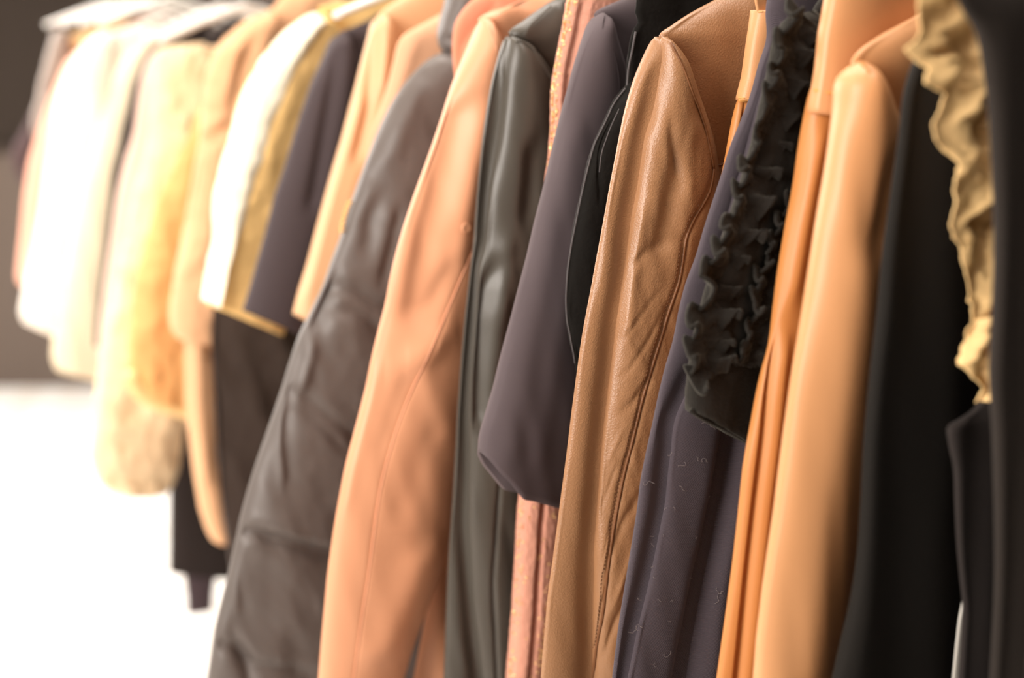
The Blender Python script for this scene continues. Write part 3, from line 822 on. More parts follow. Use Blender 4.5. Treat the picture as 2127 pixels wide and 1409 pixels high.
g.body('body', [(1215, -40), (1180, -10), (1155, 0), (1137, 11), (1098, 39), (1062, 70), (1100, 100), (1130, 145), (1148, 200), (1150, 600), (1120, 1100)], M_MOSS, 0.7, T=0.036, v0=0.006, n=2.5, top=0.1, feats=[('noise', 0.005, 0.05, 0.08, 0.1)])
g.cord('armhole_seam', [(1070, 82), (1080, 86), (1098, 96), (1120, 124), (1134, 146), (1146, 168)], M_MOSS, 0.0020, sf=sf, lift=0.0002)
g.cord('yoke_seam', [(1088, 75), (1100, 55), (1125, 30), (1145, 12)], M_MOSS, 0.0010, v=-0.0105)

# ---- N: salmon leather coat
g = Garment('leather_coat', 1.665, 'long salmon pink leather coat with a fine seam down the sleeve', 'coat', 0.5)
sl = pairs([(1000, 38), (990, 57), (981, 85), (964, 121), (942, 167), (921, 227), (903, 284), (882, 341), (861, 401), (848, 432), (814, 550), (795, 648), (775, 718), (756, 815), (733, 901), (713, 979), (693, 1089), (680, 1180), (668, 1310), (660, 1409), (652, 1540)],
           [(1012, 37), (1028, 82), (1042, 130), (1052, 200), (1048, 320), (1035, 440), (1022, 560), (1008, 680), (992, 800), (972, 900), (957, 970), (947, 1026), (922, 1146), (897, 1218), (868, 1297), (832, 1409), (800, 1540)])
seam = [(992, 496), (967, 556), (921, 663), (900, 714), (857, 804), (818, 909), (791, 1011), (779, 1089), (760, 1230), (745, 1330), (735, 1409), (725, 1540)]
_, sf = g.tube('sleeve', sl, M_PINK, T=0.055, v0=-0.004, n=2.0, NF=120, dz=0.005, top=0.05, mirror=True, feats=[
    ('groove', seam, 0.0008, 0.003), ('noise', 0.0025, 0.07, 0.25, 0.25),
    ('groove', [(968, 210), (935, 330), (905, 450), (880, 560), (866, 660)], 0.011, 0.022),
    ('ridge', [(1000, 220), (985, 330), (965, 440), (945, 540)], 0.006, 0.016),
    ('ridge', [(905, 690), (880, 760), (930, 900)], 0.004, 0.018), ('groove', [(950, 460), (935, 560), (900, 640)], 0.004, 0.012),
    ('hridge', [(825, 770), (870, 735), (930, 690)], 0.006, 0.020),
    ('groove', [(845, 740), (830, 830), (800, 930)], 0.002, 0.014), ('groove', [(905, 870), (870, 960), (840, 1060)], 0.002, 0.018),
    ('ridge', [(895, 1120), (850, 1230), (800, 1350)], 0.006, 0.026), ('ridge', [(780, 760), (745, 900), (710, 1060)], 0.003, 0.012)])
g.cord('sleeve_seam', seam, M_PINK_SEAM, 0.0009, sf=sf, lift=0.0003)
bt = g.on(sf, [(968, 474)])[0][[0, 2]]
V, F = disc((bt[0] - W_C, g.surf(sf, *bt) - 0.001, bt[1] - g.bz), 0, 0.0065, 0.0010)
mesh_obj('snap_button', V, F, M_PINK, g.o)
g.body('body', [(1150, -50), (1110, -10), (1063, 13), (1020, 28), (1005, 38), (1020, 80), (1040, 150), (1030, 400), (1000, 700), (960, 950), (900, 1250), (870, 1409), (850, 1540)], M_PINK, 0.5, T=0.034, v0=0.012, n=2.6, top=0.1, feats=[('folds', 0.006, 0.09, 0.25, 0.3)])
g.cord('armhole_seam', [(1007, 40), (1014, 55), (1024, 82), (1034, 112)], M_PINK_SEAM, 0.0010, sf=sf, lift=0.0)

# ---- N2: dusty rose coat behind it
g = Garment('wool_coat', 1.728, 'dusty rose coat whose rounded shoulder rises behind the salmon leather coat', 'coat', 0.6)
g.body('body', [(1090, -60), (1045, -30), (1000, -12), (978, 2), (958, 25), (945, 48), (940, 75), (939, 105), (944, 160), (950, 300), (960, 600)], M_ROSE, 0.6, T=0.036, v0=0.0, n=2.3, feats=[
    ('step', [(1030, 18), (985, 70), (960, 110), (952, 200)], 0.006, 0.03)])

# ---- O: charcoal puffer
g = Garment('puffer_coat', 1.805, 'charcoal quilted puffer coat with crumpled nylon folds', 'coat', 0.35)
eL = [(935, 100), (914, 104), (885, 130), (861, 149), (833, 185), (808, 224), (790, 263), (773, 305), (758, 341), (741, 390), (726, 433), (710, 485), (678, 570), (658, 628), (631, 667), (604, 745), (580, 823), (553, 901), (526, 979), (508, 1040), (494, 1095), (484, 1146), (466, 1225), (448, 1290), (439, 1352), (430, 1409), (415, 1540)]
eR = [(985, 96), (1010, 180), (1010, 320), (980, 460), (950, 600), (920, 720), (890, 840), (870, 950), (850, 1050), (830, 1150), (815, 1250), (805, 1350), (800, 1409), (790, 1540)]
_, sf = g.tube('sleeve', pairs(eL, eR), M_PUFF, T=0.075, v0=-0.003, n=2.1, NF=130, dz=0.005, top=0.05, mirror=False, feats=[
    ('hgroove', [(470, 1115), (520, 1100), (560, 1120), (660, 1150), (720, 1165)], 0.012, 0.010), ('hridge', [(480, 1085), (560, 1085), (660, 1110), (720, 1125)], 0.005, 0.014),
    ('hgroove', [(430, 1330), (480, 1345), (540, 1390), (640, 1400)], 0.008, 0.010),
    ('hgroove', [(590, 810), (640, 830), (700, 880), (760, 930)], 0.008, 0.012), ('hgroove', [(620, 850), (660, 880), (720, 940)], 0.006, 0.008),
    ('hgroove', [(660, 610), (720, 600), (800, 640), (850, 660)], 0.009, 0.012), ('hgroove', [(680, 640), (740, 650), (830, 720)], 0.007, 0.010),
    ('groove', [(605, 800), (592, 900), (602, 990)], 0.004, 0.011), ('ridge', [(590, 820), (578, 920), (585, 990)], 0.005, 0.006),
    ('groove', [(690, 560), (672, 640), (660, 690)], 0.010, 0.014), ('ridge', [(650, 680), (640, 750), (620, 820)], 0.008, 0.012),
    ('groove', [(790, 400), (775, 460), (770, 520)], 0.009, 0.014), ('groove', [(830, 430), (815, 510), (800, 580)], 0.006, 0.010), ('ridge', [(870, 170), (830, 260), (800, 340)], 0.006, 0.018),
    ('groove', [(480, 1300), (505, 1350), (520, 1409)], 0.008, 0.008), ('ridge', [(470, 1140), (476, 1190), (490, 1250)], 0.006, 0.007),
    ('noise', 0.005, 0.07, 0.12, 0.3), ('noise', 0.002, 0.03, 0.05, 0.5)])
g.body('body', [(1040, -40), (990, 40), (950, 96), (960, 200), (950, 400), (900, 700), (860, 1000), (800, 1300), (780, 1409)], M_PUFF, 0.4, T=0.050, v0=0.010, n=2.5, feats=[('noise', 0.01, 0.1, 0.08, 0.2)])
g.tube('collar', pairs([(934, -30), (928, 0), (917, 39), (912, 60), (910, 78), (914, 96), (922, 106)], [(1010, -30), (1010, 20), (1010, 60), (1010, 90), (1005, 104), (1000, 112)]), M_PUFF, T=0.060, v0=-0.004, n=2.3, NF=50, top=0, dz=0.003, lump=0.002, lump_s=0.02,
       feats=[('hgroove', [(905, 75), (940, 82), (980, 88)], 0.006, 0.006)])
Vs, Fs, cnt = [], [], 0
for k in range(7):
    t = k / 6
    x, y = 721 - 15 * t - 3 * math.sin(t * 3), 422 + 58 * t
    w, v, z = g.on(sf, [(x + 4, y)])[0]
    v -= 0.002
    V, F = sweep([(w - W_C - 0.003, v, z - g.bz), (w - W_C, v - 0.003, z - g.bz + 0.001), (w - W_C + 0.003, v, z - g.bz)], 0.0019, 7)
    Vs.append(V); Fs += [tuple(i + cnt for i in f) for f in F]; cnt += len(V)
zo = mesh_obj('zip', np.concatenate(Vs), Fs, M_GOLD, g.o); zo['label'] = 'gold zip teeth'

# ---- P, Q: blush and camel coats
g = Garment('wool_coat', 1.890, 'blush coat showing only its shoulder between the camel coat and the puffer', 'coat', 0.6)
g.body('body', [(990, -30), (945, 12), (900, 38), (861, 59), (835, 76), (826, 92), (818, 124), (806, 170), (788, 227), (772, 270), (760, 330), (750, 500)], M_BLUSH, 0.6, T=0.044, v0=0.0, n=2.2, feats=[
    ('ridge', [(860, 80), (830, 170), (800, 260)], 0.004, 0.012)])
g = Garment('satin_coat', 1.955, 'camel satin coat with a narrow gleaming sleeve next to the ink dark jacket', 'coat', 0.6)
sl = pairs([(790, 32), (778, 42), (771, 60), (758, 106), (744, 160), (726, 231), (709, 295), (691, 355), (673, 419), (659, 472), (639, 550), (621, 608), (611, 642), (609, 652)],
           [(800, 30), (815, 80), (820, 160), (815, 240), (800, 320), (780, 400), (760, 480), (730, 570), (700, 640), (690, 690)])
sl[-1] = (609, 652, 680, 690)
_, sf = g.tube('sleeve', sl, M_CAMEL, T=0.046, v0=-0.002, n=2.1, NF=60, mirror=True, feats=[
    ('groove', [(782, 75), (775, 150), (765, 240), (745, 330)], 0.008, 0.010), ('ridge', [(800, 70), (796, 130), (790, 200)], 0.006, 0.008),
    ('ridge', [(745, 200), (700, 350), (660, 500), (630, 620)], 0.006, 0.012)])
g.body('body', [(920, -70), (880, -35), (833, -2), (805, 18), (790, 32), (810, 80), (820, 200), (800, 500)], M_CAMEL, 0.65, T=0.034, v0=0.008, n=2.4, top=0.1)

# ---- R: ink jacket
g = Garment('wool_jacket', 2.03, 'ink dark wool jacket with a cropped sleeve beside the pale lemon sheepskin', 'jacket', 0.8)
sl = pairs([(700, 72), (690, 82), (680, 103), (663, 138), (645, 174), (627, 227), (609, 284), (592, 341), (570, 405), (553, 472), (531, 550), (520, 590), (505, 640)],
           [(715, 66), (728, 110), (735, 170), (735, 250), (725, 330), (712, 420), (698, 500), (680, 580), (660, 640), (645, 700)])
sl[-1] = (503, 645, 640, 702)
_, sf = g.tube('sleeve', sl, M_INK, T=0.058, v0=-0.004, n=2.1, NF=60, mirror=True, feats=[
    ('groove', [(706, 100), (690, 200), (670, 320), (650, 430)], 0.008, 0.012)])
g.body('body', [(860, -26), (820, 10), (776, 40), (741, 56), (709, 72), (725, 110), (735, 200), (720, 400), (690, 640)], M_INK, 0.85, T=0.040, v0=0.012, n=2.4, top=0.1,
       feats=[('step', [(735, 110), (712, 130), (680, 300), (655, 480)], 0.005, 0.03)])

# ---- S: pale lemon sheepskin jacket
g = Garment('sheepskin_jacket', 2.145, 'pale lemon sheepskin jacket with the light on its sleeve edge painted white', 'jacket', 0.85)
sl = pairs([(650, 26), (620, 46), (590, 68), (567, 92), (545, 121), (524, 153), (503, 192), (492, 227), (482, 270), (471, 312), (457, 355), (446, 401), (447, 450), (448, 500), (440, 560), (430, 632)],
           [(672, 24), (700, 70), (705, 140), (700, 220), (690, 300), (672, 380), (650, 460), (630, 540), (605, 620), (585, 690)])
sl[-1] = (430, 634, 585, 695)
_, sf = g.tube('sleeve', sl, M_LEMON, T=0.080, v0=0.0, n=2.2, NF=70, lump=0.004, lump_s=0.025, mirror=True, feats=[
    ('ridge', [(612, 120), (585, 200), (550, 290), (525, 370), (497, 450), (465, 540), (440, 610)], 0.012, 0.03)])
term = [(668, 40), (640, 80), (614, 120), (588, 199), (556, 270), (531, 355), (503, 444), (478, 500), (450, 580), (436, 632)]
g.tube('painted_lit_edge', pairs([(646, 26), (618, 46), (588, 68), (565, 92), (543, 121), (522, 153), (501, 192), (490, 227), (480, 270), (469, 312), (455, 355), (444, 401), (445, 450), (446, 500), (438, 560), (429, 628)], term), mat('light-painted sheepskin', (248, 238, 214), 0.95, 0.15, 0.5, ('noise', 120, 0.6)), T=0.085, v0=-0.010, n=1.9, NF=40, lump=0.007, lump_s=0.025, label='light-painted sheepskin edge')  # white tube paints the lit side of the sleeve, up to the terminator
g.body('body', [(790, -30), (745, 0), (700, 8), (668, 16), (690, 40), (705, 100), (700, 300), (660, 600)], M_LEMON, 0.9, T=0.05, v0=0.012, n=2.3, lump=0.005, lump_s=0.025)

# ---- T: dark plush coat
g = Garment('plush_coat', 2.275, 'dark brown plush coat hanging low below the lemon sheepskin cuff', 'coat', 0.6)
eL = [(600, 60), (560, 90), (530, 150), (500, 300), (470, 480), (448, 600), (437, 680), (440, 753), (446, 862), (451, 960), (460, 1040), (468, 1100), (474, 1150), (480, 1195)]
eR = [(640, 60), (700, 120), (700, 300), (690, 480), (690, 620), (690, 760), (680, 860), (660, 980), (640, 1080), (630, 1150), (620, 1200), (610, 1230)]
g.tube('sleeve', pairs(eL, eR), M_PLUSH, T=0.065, v0=-0.005, n=2.2, NF=60, lump=0.005, lump_s=0.03, feats=[('noise', 0.01, 0.06, 0.15, 0.2)], mirror=False)
g.body('body', [(760, 0), (700, 18), (640, 40), (600, 62), (620, 200), (640, 600), (640, 900)], M_PLUSH, 0.62, T=0.045, v0=0.012, n=2.4, lump=0.004, lump_s=0.03)

# ---- U: peach shearling with a long narrow sleeve
g = Garment('shearling_coat', 2.395, 'peach shearling coat with a long narrow hanging sleeve and gathered elbow', 'coat', 0.6)
eL = [(556, 26), (530, 32), (500, 52), (471, 76), (446, 108), (430, 150), (422, 200), (419, 250), (412, 310), (396, 400), (378, 500), (360, 590), (352, 650), (358, 690), (372, 705)]
eR = [(566, 30), (562, 70), (556, 120), (560, 200), (555, 300), (540, 400), (520, 500), (500, 580), (480, 640), (455, 690), (440, 710)]
_, sf = g.tube('sleeve', pairs(eL, eR), M_PEACH, T=0.080, v0=-0.002, n=2.1, NF=70, lump=0.004, lump_s=0.02, top=0.05, feats=[
    ('hgroove', [(415, 285), (445, 280), (475, 270)], 0.014, 0.012), ('hridge', [(415, 262), (445, 258), (475, 250)], 0.012, 0.016),
    ('step', [(428, 300), (412, 380), (392, 480), (372, 560)], 0.010, 0.03), ('ridge', [(500, 80), (470, 160), (455, 230)], 0.008, 0.02), ('groove', [(528, 70), (505, 150), (490, 220)], 0.010, 0.014),
    ('noise', 0.008, 0.05, 0.08, 0.1)])
g.tube('lower_sleeve', pairs([(378, 660), (380, 700), (383, 840), (387, 876), (394, 935), (401, 990), (412, 1055), (426, 1099), (438, 1120)], [(440, 650), (430, 716), (440, 755), (443, 840), (442, 940), (455, 1008), (464, 1073), (469, 1110), (462, 1124)]),
       M_PEACH, T=0.05, v0=-0.010, n=2.0, NF=40, feats=[('ridge', [(408, 700), (412, 850), (425, 1000)], 0.006, 0.01)])
g.body('body', [(600, -20), (575, 15), (562, 40), (560, 120), (555, 300), (520, 600), (500, 800)], M_PEACH, 0.85, T=0.05, v0=0.014, n=2.3, lump=0.004, lump_s=0.03)

# ---- W: honey fur gilet
g = Garment('fur_gilet', 2.525, 'honey coloured fur gilet with a pale fleecy hem beside the peach shearling', 'gilet', 0.85)
eL = [(490, 60), (455, 95), (440, 150), (425, 215), (398, 270), (365, 330), (325, 420), (300, 500), (280, 590), (268, 680), (264, 760), (272, 795)]
eR = [(520, 60), (540, 120), (540, 300), (520, 450), (500, 600), (470, 700), (440, 780), (420, 850)]
rows = pairs(eL, eR); rows[-1] = (276, 802, 425, 872)
g.tube('fur', rows, M_HONEY, T=0.075, v0=-0.002, n=2.1, NF=60, lump=0.010, lump_s=0.03, feats=[('noise', 0.008, 0.05, 0.1, 0.1), ('ridge', [(330, 470), (305, 620), (300, 740)], 0.006, 0.02)])
g.cord('fleece_hem', [(268, 775), (288, 812), (330, 838), (380, 853), (425, 866)], mat('pale honey fleece', (246, 206, 146), 0.95, 0.15, 0.5), 0.014, v=-0.022, step=0.01, seg=10)
g.body('back_panel', [(620, 0), (560, 25), (520, 50), (520, 120), (520, 500), (480, 750)], M_HONEY, 0.92, T=0.04, v0=0.014, n=2.3)

# ---- V: ivory fur coat
g = Garment('fur_coat', 2.665, 'long ivory fur coat hanging lower than the honey fur gilet', 'coat', 0.6)
eL = [(338, 97), (326, 108), (319, 150), (316, 215), (308, 290), (292, 350), (268, 450), (240, 580), (216, 700), (202, 800), (193, 900), (190, 960), (202, 990)]
eR = [(425, 88), (434, 110), (440, 200), (450, 400), (450, 600), (430, 740), (408, 820), (388, 880), (370, 940), (352, 1000), (345, 1020)]
rows = pairs(eL, eR); rows[-3] = (191, 962, 366, 985); rows[-2] = (200, 992, 352, 1010); rows[-1] = (222, 1018, 340, 1026)
g.tube('fur', rows, M_IVORY, T=0.085, v0=-0.002, n=2.1, NF=70, lump=0.010, lump_s=0.03, feats=[('noise', 0.008, 0.05, 0.12, 0.1), ('hgroove', [(225, 995), (260, 1000), (300, 1005), (340, 1000)], 0.008, 0.008)])
g.body('back_panel', [(432, 96), (440, 140), (430, 300), (400, 600), (380, 800)], M_IVORY, 0.85, T=0.045, v0=0.014, n=2.3)

# ---- V2: shell pink coat
g = Garment('wool_coat', 2.765, 'shell pink coat showing a thin strip between the ivory fur and the black dress', 'coat', 0.85)
g.body('body', [(330, 100), (312, 118), (298, 150), (286, 210), (276, 280), (259, 335), (244, 400), (233, 480), (216, 600), (206, 700), (205, 770)], M_SHELL, 0.85, T=0.05, v0=0.0, n=2.2)

# ---- X: black trousers or knit with rib cuff
g = Garment('knit_dress', 2.84, 'long black knit dress with a ribbed tail, lowest hem at the back of the rail', 'dress', 0.36)
rows = pairs([(430, 120), (410, 300), (385, 500), (365, 700), (356, 860), (352, 1000), (350, 1188)], [(560, 120), (560, 400), (540, 700), (520, 900), (500, 1050), (480, 1200)])
g.tube('body', rows, M_BLACK, T=0.05, v0=0.0, n=2.6, NF=40)
g.tube('ribbed_hem', pairs([(378, 1170), (383, 1200), (387, 1240), (389, 1274)], [(450, 1170), (447, 1200), (443, 1230), (441, 1266)]), M_RIB, T=0.03, v0=0.0, n=2.4, NF=30, dz=0.004)
g.body('bodice', [(520, 20), (470, 50), (430, 90), (425, 130), (430, 400)], M_BLACK, 0.9, T=0.035, v0=0.006, n=2.4)

# ---- Y: black dress strip
g = Garment('crepe_dress', 2.92, 'black crepe dress seen as a narrow dark strip between pale coats', 'dress', 0.9)
g.body('body', [(420, 40), (372, 66), (335, 88), (312, 103), (291, 142), (277, 170), (266, 213), (252, 277), (245, 312), (234, 355), (227, 426), (220, 500), (213, 545), (206, 610), (199, 665), (196, 720)], M_BLACK, 0.9, T=0.045, v0=0.0, n=2.4)

# ---- Z, AA, AB, AC, AD: the far pale coats
g = Garment('wool_coat', 3.03, 'cream coat with the lower hem, between the white coat and the black dress', 'coat', 0.8)
sl = pairs([(278, 98), (262, 112), (240, 150), (216, 225), (190, 310), (165, 400), (143, 510), (124, 620), (108, 705), (107, 745), (118, 768)],
           [(300, 96), (320, 150), (315, 250), (300, 350), (285, 450), (270, 560), (255, 660), (245, 740), (240, 800)])
sl[-1] = (116, 768, 235, 796)
g.tube('sleeve', sl, M_CREAMW, T=0.075, v0=-0.004, n=2.1, NF=50, mirror=True, feats=[('noise', 0.008, 0.06, 0.3, 0.2), ('groove', [(212, 180), (200, 260), (180, 350)], 0.006, 0.012)])
g.body('body', [(420, 30), (370, 55), (320, 78), (282, 97), (300, 150), (300, 400), (270, 700)], M_CREAMW, 0.85, T=0.05, v0=0.012, n=2.3)

g = Garment('wool_coat', 3.15, 'white coat with a rounded sleeve end in front of the pale coral one', 'coat', 0.9)
sl = pairs([(205, 68), (175, 90), (156, 117), (138, 149), (121, 190), (110, 240), (98, 320), (85, 430), (68, 520), (50, 592), (40, 648), (50, 672)],
           [(230, 68), (240, 130), (240, 250), (225, 350), (205, 450), (185, 560), (160, 650), (150, 715)])
sl[-1] = (48, 670, 150, 712)
g.tube('sleeve', sl, M_WHITE, T=0.08, v0=-0.004, n=2.1, NF=50, mirror=True, feats=[('noise', 0.008, 0.07, 0.3, 0.2)])
g.body('body', [(350, 26), (300, 46), (250, 62), (210, 74), (235, 130), (235, 400), (200, 650)], M_WHITE, 0.92, T=0.05, v0=0.012, n=2.3)

g = Garment('wool_jacket', 3.28, 'pale coral jacket peeking out behind the white coat', 'jacket', 0.95)
sl = pairs([(160, 108), (140, 125), (122, 160), (108, 195), (92, 235), (72, 295), (59, 340), (49, 410), (43, 480), (37, 540), (34, 578), (40, 590)],
           [(180, 108), (190, 200), (180, 300), (165, 400), (140, 500), (110, 600)])
sl[-1] = (38, 590, 110, 612)
g.tube('sleeve', sl, M_PALEP, T=0.07, v0=-0.002, n=2.1, NF=40, mirror=True)
g.body('body', [(300, 40), (250, 65), (200, 85), (165, 106), (180, 200), (170, 400), (140, 560)], M_PALEP, 1.0, T=0.045, v0=0.012, n=2.3)

g = Garment('sequin_top', 3.40, 'taupe sequin top glinting at the far end of the rail', 'top', 1.1)
g.tube('sleeve', pairs([(122, 62), (108, 72), (97, 114), (84, 160), (77, 202), (68, 231), (65, 270), (72, 290)], [(140, 60), (150, 110), (140, 180), (125, 240), (120, 300)]), M_SPARK, T=0.06, v0=-0.004, n=2.1, NF=40, lump=0.006, lump_s=0.016, mirror=True)
g.body('body', [(260, 36), (210, 54), (160, 70), (128, 80), (142, 100), (140, 200), (130, 300)], M_STRAW, 1.12, T=0.045, v0=0.010, n=2.3, label='straw coloured lining')

g = Garment('plum_blouse', 3.53, 'dusky plum blouse, last garment at the dark end of the rail', 'blouse', 1.1)
g.body('body', [(180, 90), (130, 130), (90, 180), (66, 232), (45, 275), (30, 300), (25, 337), (34, 358)], M_PLUM, 1.15, T=0.05, v0=0.0, n=2.2)

# ------------------------------------------------------------------ white hangers that show above the far garments
def hanger_meshes():
    n = 33
    s = np.linspace(-1, 1, n)
    arm = np.stack([s * 0.205, 0 * s, -0.068 * np.abs(s) ** 1.15 + 0.0], 1)
    rad = 0.0095 - 0.002 * np.abs(s)
    V, F = sweep(arm, rad, 10)
    V = np.array(V); V[:, 1] *= 1.0
    hk = [(0, 0, 0.0), (0, 0, 0.045), (0, 0, 0.078), (0.004, 0, 0.090)]
    for k in range(0, 13):
        a = -1.0 + k * (4.2 / 12)
        hk.append((0.0195 * math.cos(a), 0, 0.1165 + 0.0195 * math.sin(a)))
    V2, F2 = sweep(np.array(hk), 0.0022, 8)
    return (V, F), (V2, F2)


RAIL_Z = 1.5 + 0.175


def place_hanger(first, Y, label, sx=0.78, sc=0.78):
    S = rail_point(Y)
    if first is None:
        o = bpy.data.objects.new('coat_hanger', None); COL.objects.link(o)
        (V, F), (V2, F2) = hanger_meshes()
        mesh_obj('shoulder_bar', V, F, M_HANG, o)
        mesh_obj('hook', V2, F2, M_STEEL, o)
    else:
        o = first.copy(); COL.objects.link(o)
        for c in first.children:
            d = c.copy(); COL.objects.link(d); d.parent = o
    o.location = Vector(S + WD * W_C + ZD * (RAIL_Z - 0.1165 * sc - (0.0173 * sc - 0.0125 - 0.0008)))
    o.rotation_euler = (0, 0, RAIL_A)
    o.scale = (sx, 1, sc)
    o['label'] = label
    o['category'] = 'hanger'
    o['group'] = 'white hangers at the far end of the rail'
    return o


h0 = place_hanger(None, 2.03, 'white hanger rising from the shoulder of the ink dark jacket', 0.785, 0.78)
place_hanger(h0, 2.665, 'white hanger above the long ivory fur coat', 0.825, 0.95)
place_hanger(h0, 2.765, 'white hanger above the shell pink coat', 0.80, 0.95)
place_hanger(h0, 3.03, 'white hanger above the cream coat with the lower hem')
place_hanger(h0, 3.15, 'white hanger above the white coat')
place_hanger(h0, 3.28, 'white hanger above the pale coral jacket')
place_hanger(h0, 3.40, 'white hanger above the taupe sequin top')

# ------------------------------------------------------------------ the rail
ro = bpy.data.objects.new('clothes_rail', None); COL.objects.link(ro)
ro['label'] = 'black steel clothes rail that carries the whole row of garments'
ro['category'] = 'clothes rail'
A = rail_point(0.55) + WD * W_C; B = rail_point(3.75) + WD * W_C
ro.location = Vector((B[0], B[1], RAIL_Z))
loc = lambda p: (p[0] - B[0], p[1] - B[1], p[2] - RAIL_Z)
V, F = sweep([loc(A + ZD * RAIL_Z), loc((A + B) / 2 + ZD * RAIL_Z), loc(B + ZD * RAIL_Z)], 0.0125, 16)
mesh_obj('rail_tube', V, F, M_RAILB, ro)
for e in (A, (A + B) / 2, B):
    V, F = sweep([loc(e + ZD * (RAIL_Z + 0.008)), loc(e + ZD * 2.4), loc(e + ZD * 2.99)], 0.008, 12)
    mesh_obj('suspension_rod', V, F, M_RAILB, ro)

# ------------------------------------------------------------------ the room
def box(name, lo, hi, m, kind='structure'):
    V = [(x, y, z) for x in (lo[0], hi[0]) for y in (lo[1], hi[1]) for z in (lo[2], hi[2])]
    F = [(0, 1, 3, 2), (4, 6, 7, 5), (0, 4, 5, 1), (2, 3, 7, 6), (0, 2, 6, 4), (1, 5, 7, 3)]
    c = [(a + b) / 2 for a, b in zip(lo, hi)]
    V = [tuple(v[i] - c[i] for i in range(3)) for v in V]
    o = mesh_obj(name, V, F, m, smooth=False)
    o.location = c
    o['kind'] = kind
    return o


def floor_mat():
    m = bpy.data.materials.new('white painted boards'); m.use_nodes = True
    nt = m.node_tree; b = nt.nodes['Principled BSDF']
    b.inputs['Roughness'].default_value = 0.45
    tc = nt.nodes.new('ShaderNodeTexCoord')
    mp = nt.nodes.new('ShaderNodeMapping'); mp.inputs['Scale'].default_value = (7, 0.7, 1)
    n = nt.nodes.new('ShaderNodeTexNoise'); n.inputs['Scale'].default_value = 1.6; n.inputs['Detail'].default_value = 5
    r = nt.nodes.new('ShaderNodeValToRGB')
    r.color_ramp.elements[0].position = 0.3; r.color_ramp.elements[0].color = (*lin((226, 216, 206)), 1)
    r.color_ramp.elements[1].position = 0.6; r.color_ramp.elements[1].color = (*lin((242, 240, 237)), 1)
    br = nt.nodes.new('ShaderNodeTexBrick')
    br.inputs['Scale'].default_value = 1.0
    br.inputs['Brick Width'].default_value = 1.8; br.inputs['Row Height'].default_value = 0.14
    br.inputs['Mortar Size'].default_value = 0.004
    br.inputs['Color1'].default_value = (1, 1, 1, 1); br.inputs['Color2'].default_value = (0.95, 0.94, 0.92, 1); br.inputs['Mortar'].default_value = (0.6, 0.57, 0.53, 1)
    mx = nt.nodes.new('ShaderNodeMix'); mx.data_type = 'RGBA'; mx.blend_type = 'MULTIPLY'; mx.inputs['Factor'].default_value = 1
    nt.links.new(tc.outputs['Object'], mp.inputs['Vector']); nt.links.new(mp.outputs['Vector'], n.inputs['Vector'])
    nt.links.new(tc.outputs['Object'], br.inputs['Vector'])
    nt.links.new(n.outputs['Fac'], r.inputs['Fac'])
    nt.links.new(r.outputs['Color'], mx.inputs['A']); nt.links.new(br.outputs['Color'], mx.inputs['B'])
    nt.links.new(mx.outputs['Result'], b.inputs['Base Color'])
    return m


box('floor', (-4.2, -2.2, -0.06), (3.4, 6.6, 0.0), floor_mat())
M_WALL = mat('taupe brown plaster', (54, 46, 40), 0.9, 0.2, 0, ('noise', 30, 0.2), var=0.05)
M_WALLD = mat('dark umber plaster', (70, 60, 54), 0.9, 0.2)
box('ceiling', (-4.2, -2.2, 3.0), (3.4, 6.6, 3.08), mat('white ceiling paint', (225, 215, 205), 0.9, 0.2))
box('wall_back', (-4.2, 6.11, 0.0), (0.5, 6.29, 3.0), M_WALL)
box('wall_front', (-4.2, -2.36, 0.0), (3.4, -2.2, 3.0), M_WALL)
box('trim_1', (-4.2, 6.075, 0.0), (0.45, 6.11, 1.02), mat('taupe dado panel', (104, 92, 84), 0.9, 0.2))
box('trim_2', (-4.2, 6.065, 1.02), (0.45, 6.11, 1.05), M_WALLD)
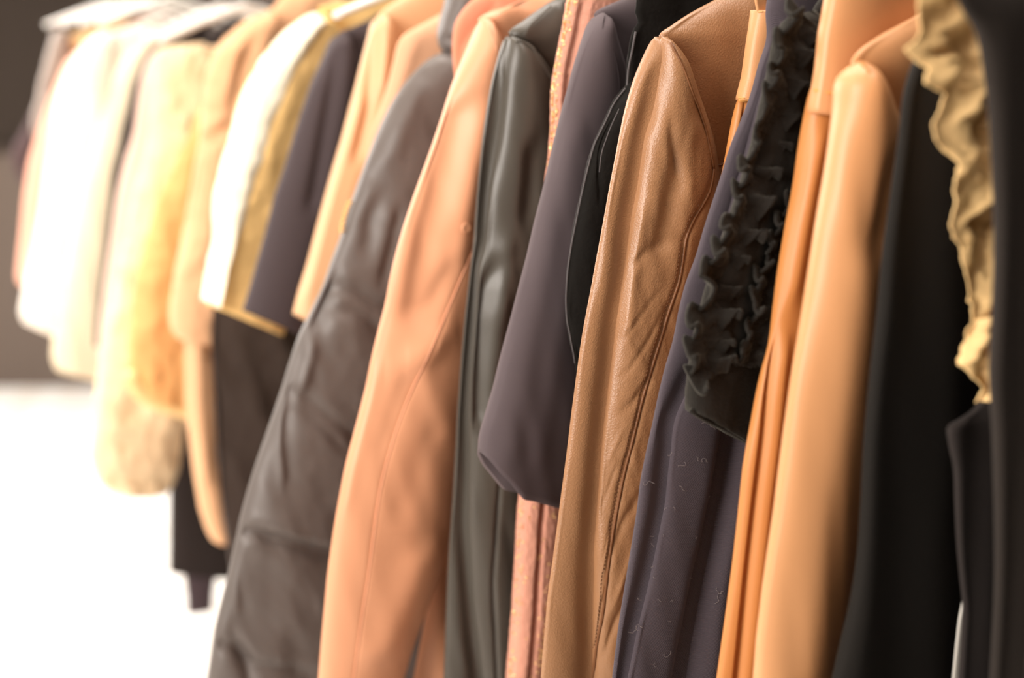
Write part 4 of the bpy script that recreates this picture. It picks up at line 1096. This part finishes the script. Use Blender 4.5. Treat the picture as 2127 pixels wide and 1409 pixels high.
# wall behind the rail
q0 = rail_point(-1.2) + WD * 1.05; q1 = rail_point(6.2) + WD * 1.05
c = (q0 + q1) / 2; L = np.linalg.norm(q1 - q0)
V = [(sx * 0.08, sy * L / 2, sz * 1.5) for sx in (-1, 1) for sy in (-1, 1) for sz in (-1, 1)]
F = [(0, 1, 3, 2), (4, 6, 7, 5), (0, 4, 5, 1), (2, 3, 7, 6), (0, 2, 6, 4), (1, 5, 7, 3)]
wr = mesh_obj('wall_right', V, F, M_WALLD, smooth=False)
wr.location = Vector((c[0] + WD[0] * 0.08, c[1] + WD[1] * 0.08, 1.5)); wr.rotation_euler = (0, 0, RAIL_A)
wr['kind'] = 'structure'

# ------------------------------------------------------------------ light
def area(name, loc, target, size, size_y, power, col):
    l = bpy.data.lights.new(name, 'AREA'); l.shape = 'RECTANGLE'; l.size = size; l.size_y = size_y
    l.energy = power; l.color = col
    o = bpy.data.objects.new(name, l); COL.objects.link(o)
    o.location = loc
    o.rotation_euler = (Vector(target) - Vector(loc)).to_track_quat('-Z', 'Y').to_euler()
    return o


area('shop_window_light', (-1.78, -0.08, 1.95), (0.0, 1.7, 1.1), 1.2, 1.6, 80, (1.0, 0.93, 0.86))
area('far_window_light', (-3.2, 4.3, 2.2), (-1.0, 3.2, 0.5), 2.2, 2.0, 118, (1.0, 0.95, 0.89))
floor_fill = area('floor_fill_light', (-2.0, 3.3, 2.9), (-2.0, 3.3, 0.0), 1.6, 3.2, 62, (1.0, 0.97, 0.93))  # unseen fill added overhead to whiten the floor
floor_fill.data.spread = math.radians(75)
lamp = area('ceiling_lamp_light', (-0.05, 1.9, 2.9), (-0.05, 1.9, 1.3), 0.35, 3.0, 34, (1.0, 0.93, 0.86))
lamp.rotation_euler = (0, 0, RAIL_A)

world = bpy.data.worlds.new('room_air'); scene.world = world; world.use_nodes = True
bg = world.node_tree.nodes['Background']
bg.inputs['Color'].default_value = (1.0, 0.86, 0.74, 1)
bg.inputs['Strength'].default_value = 0.10

vs = scene.view_settings
vs.view_transform = 'Standard'; vs.look = 'None'; vs.exposure = 0.28; vs.gamma = 1.0
vs.use_curve_mapping = False
scene.cycles.use_denoising = True
scene.cycles.max_bounces = 8
scene.cycles.diffuse_bounces = 4
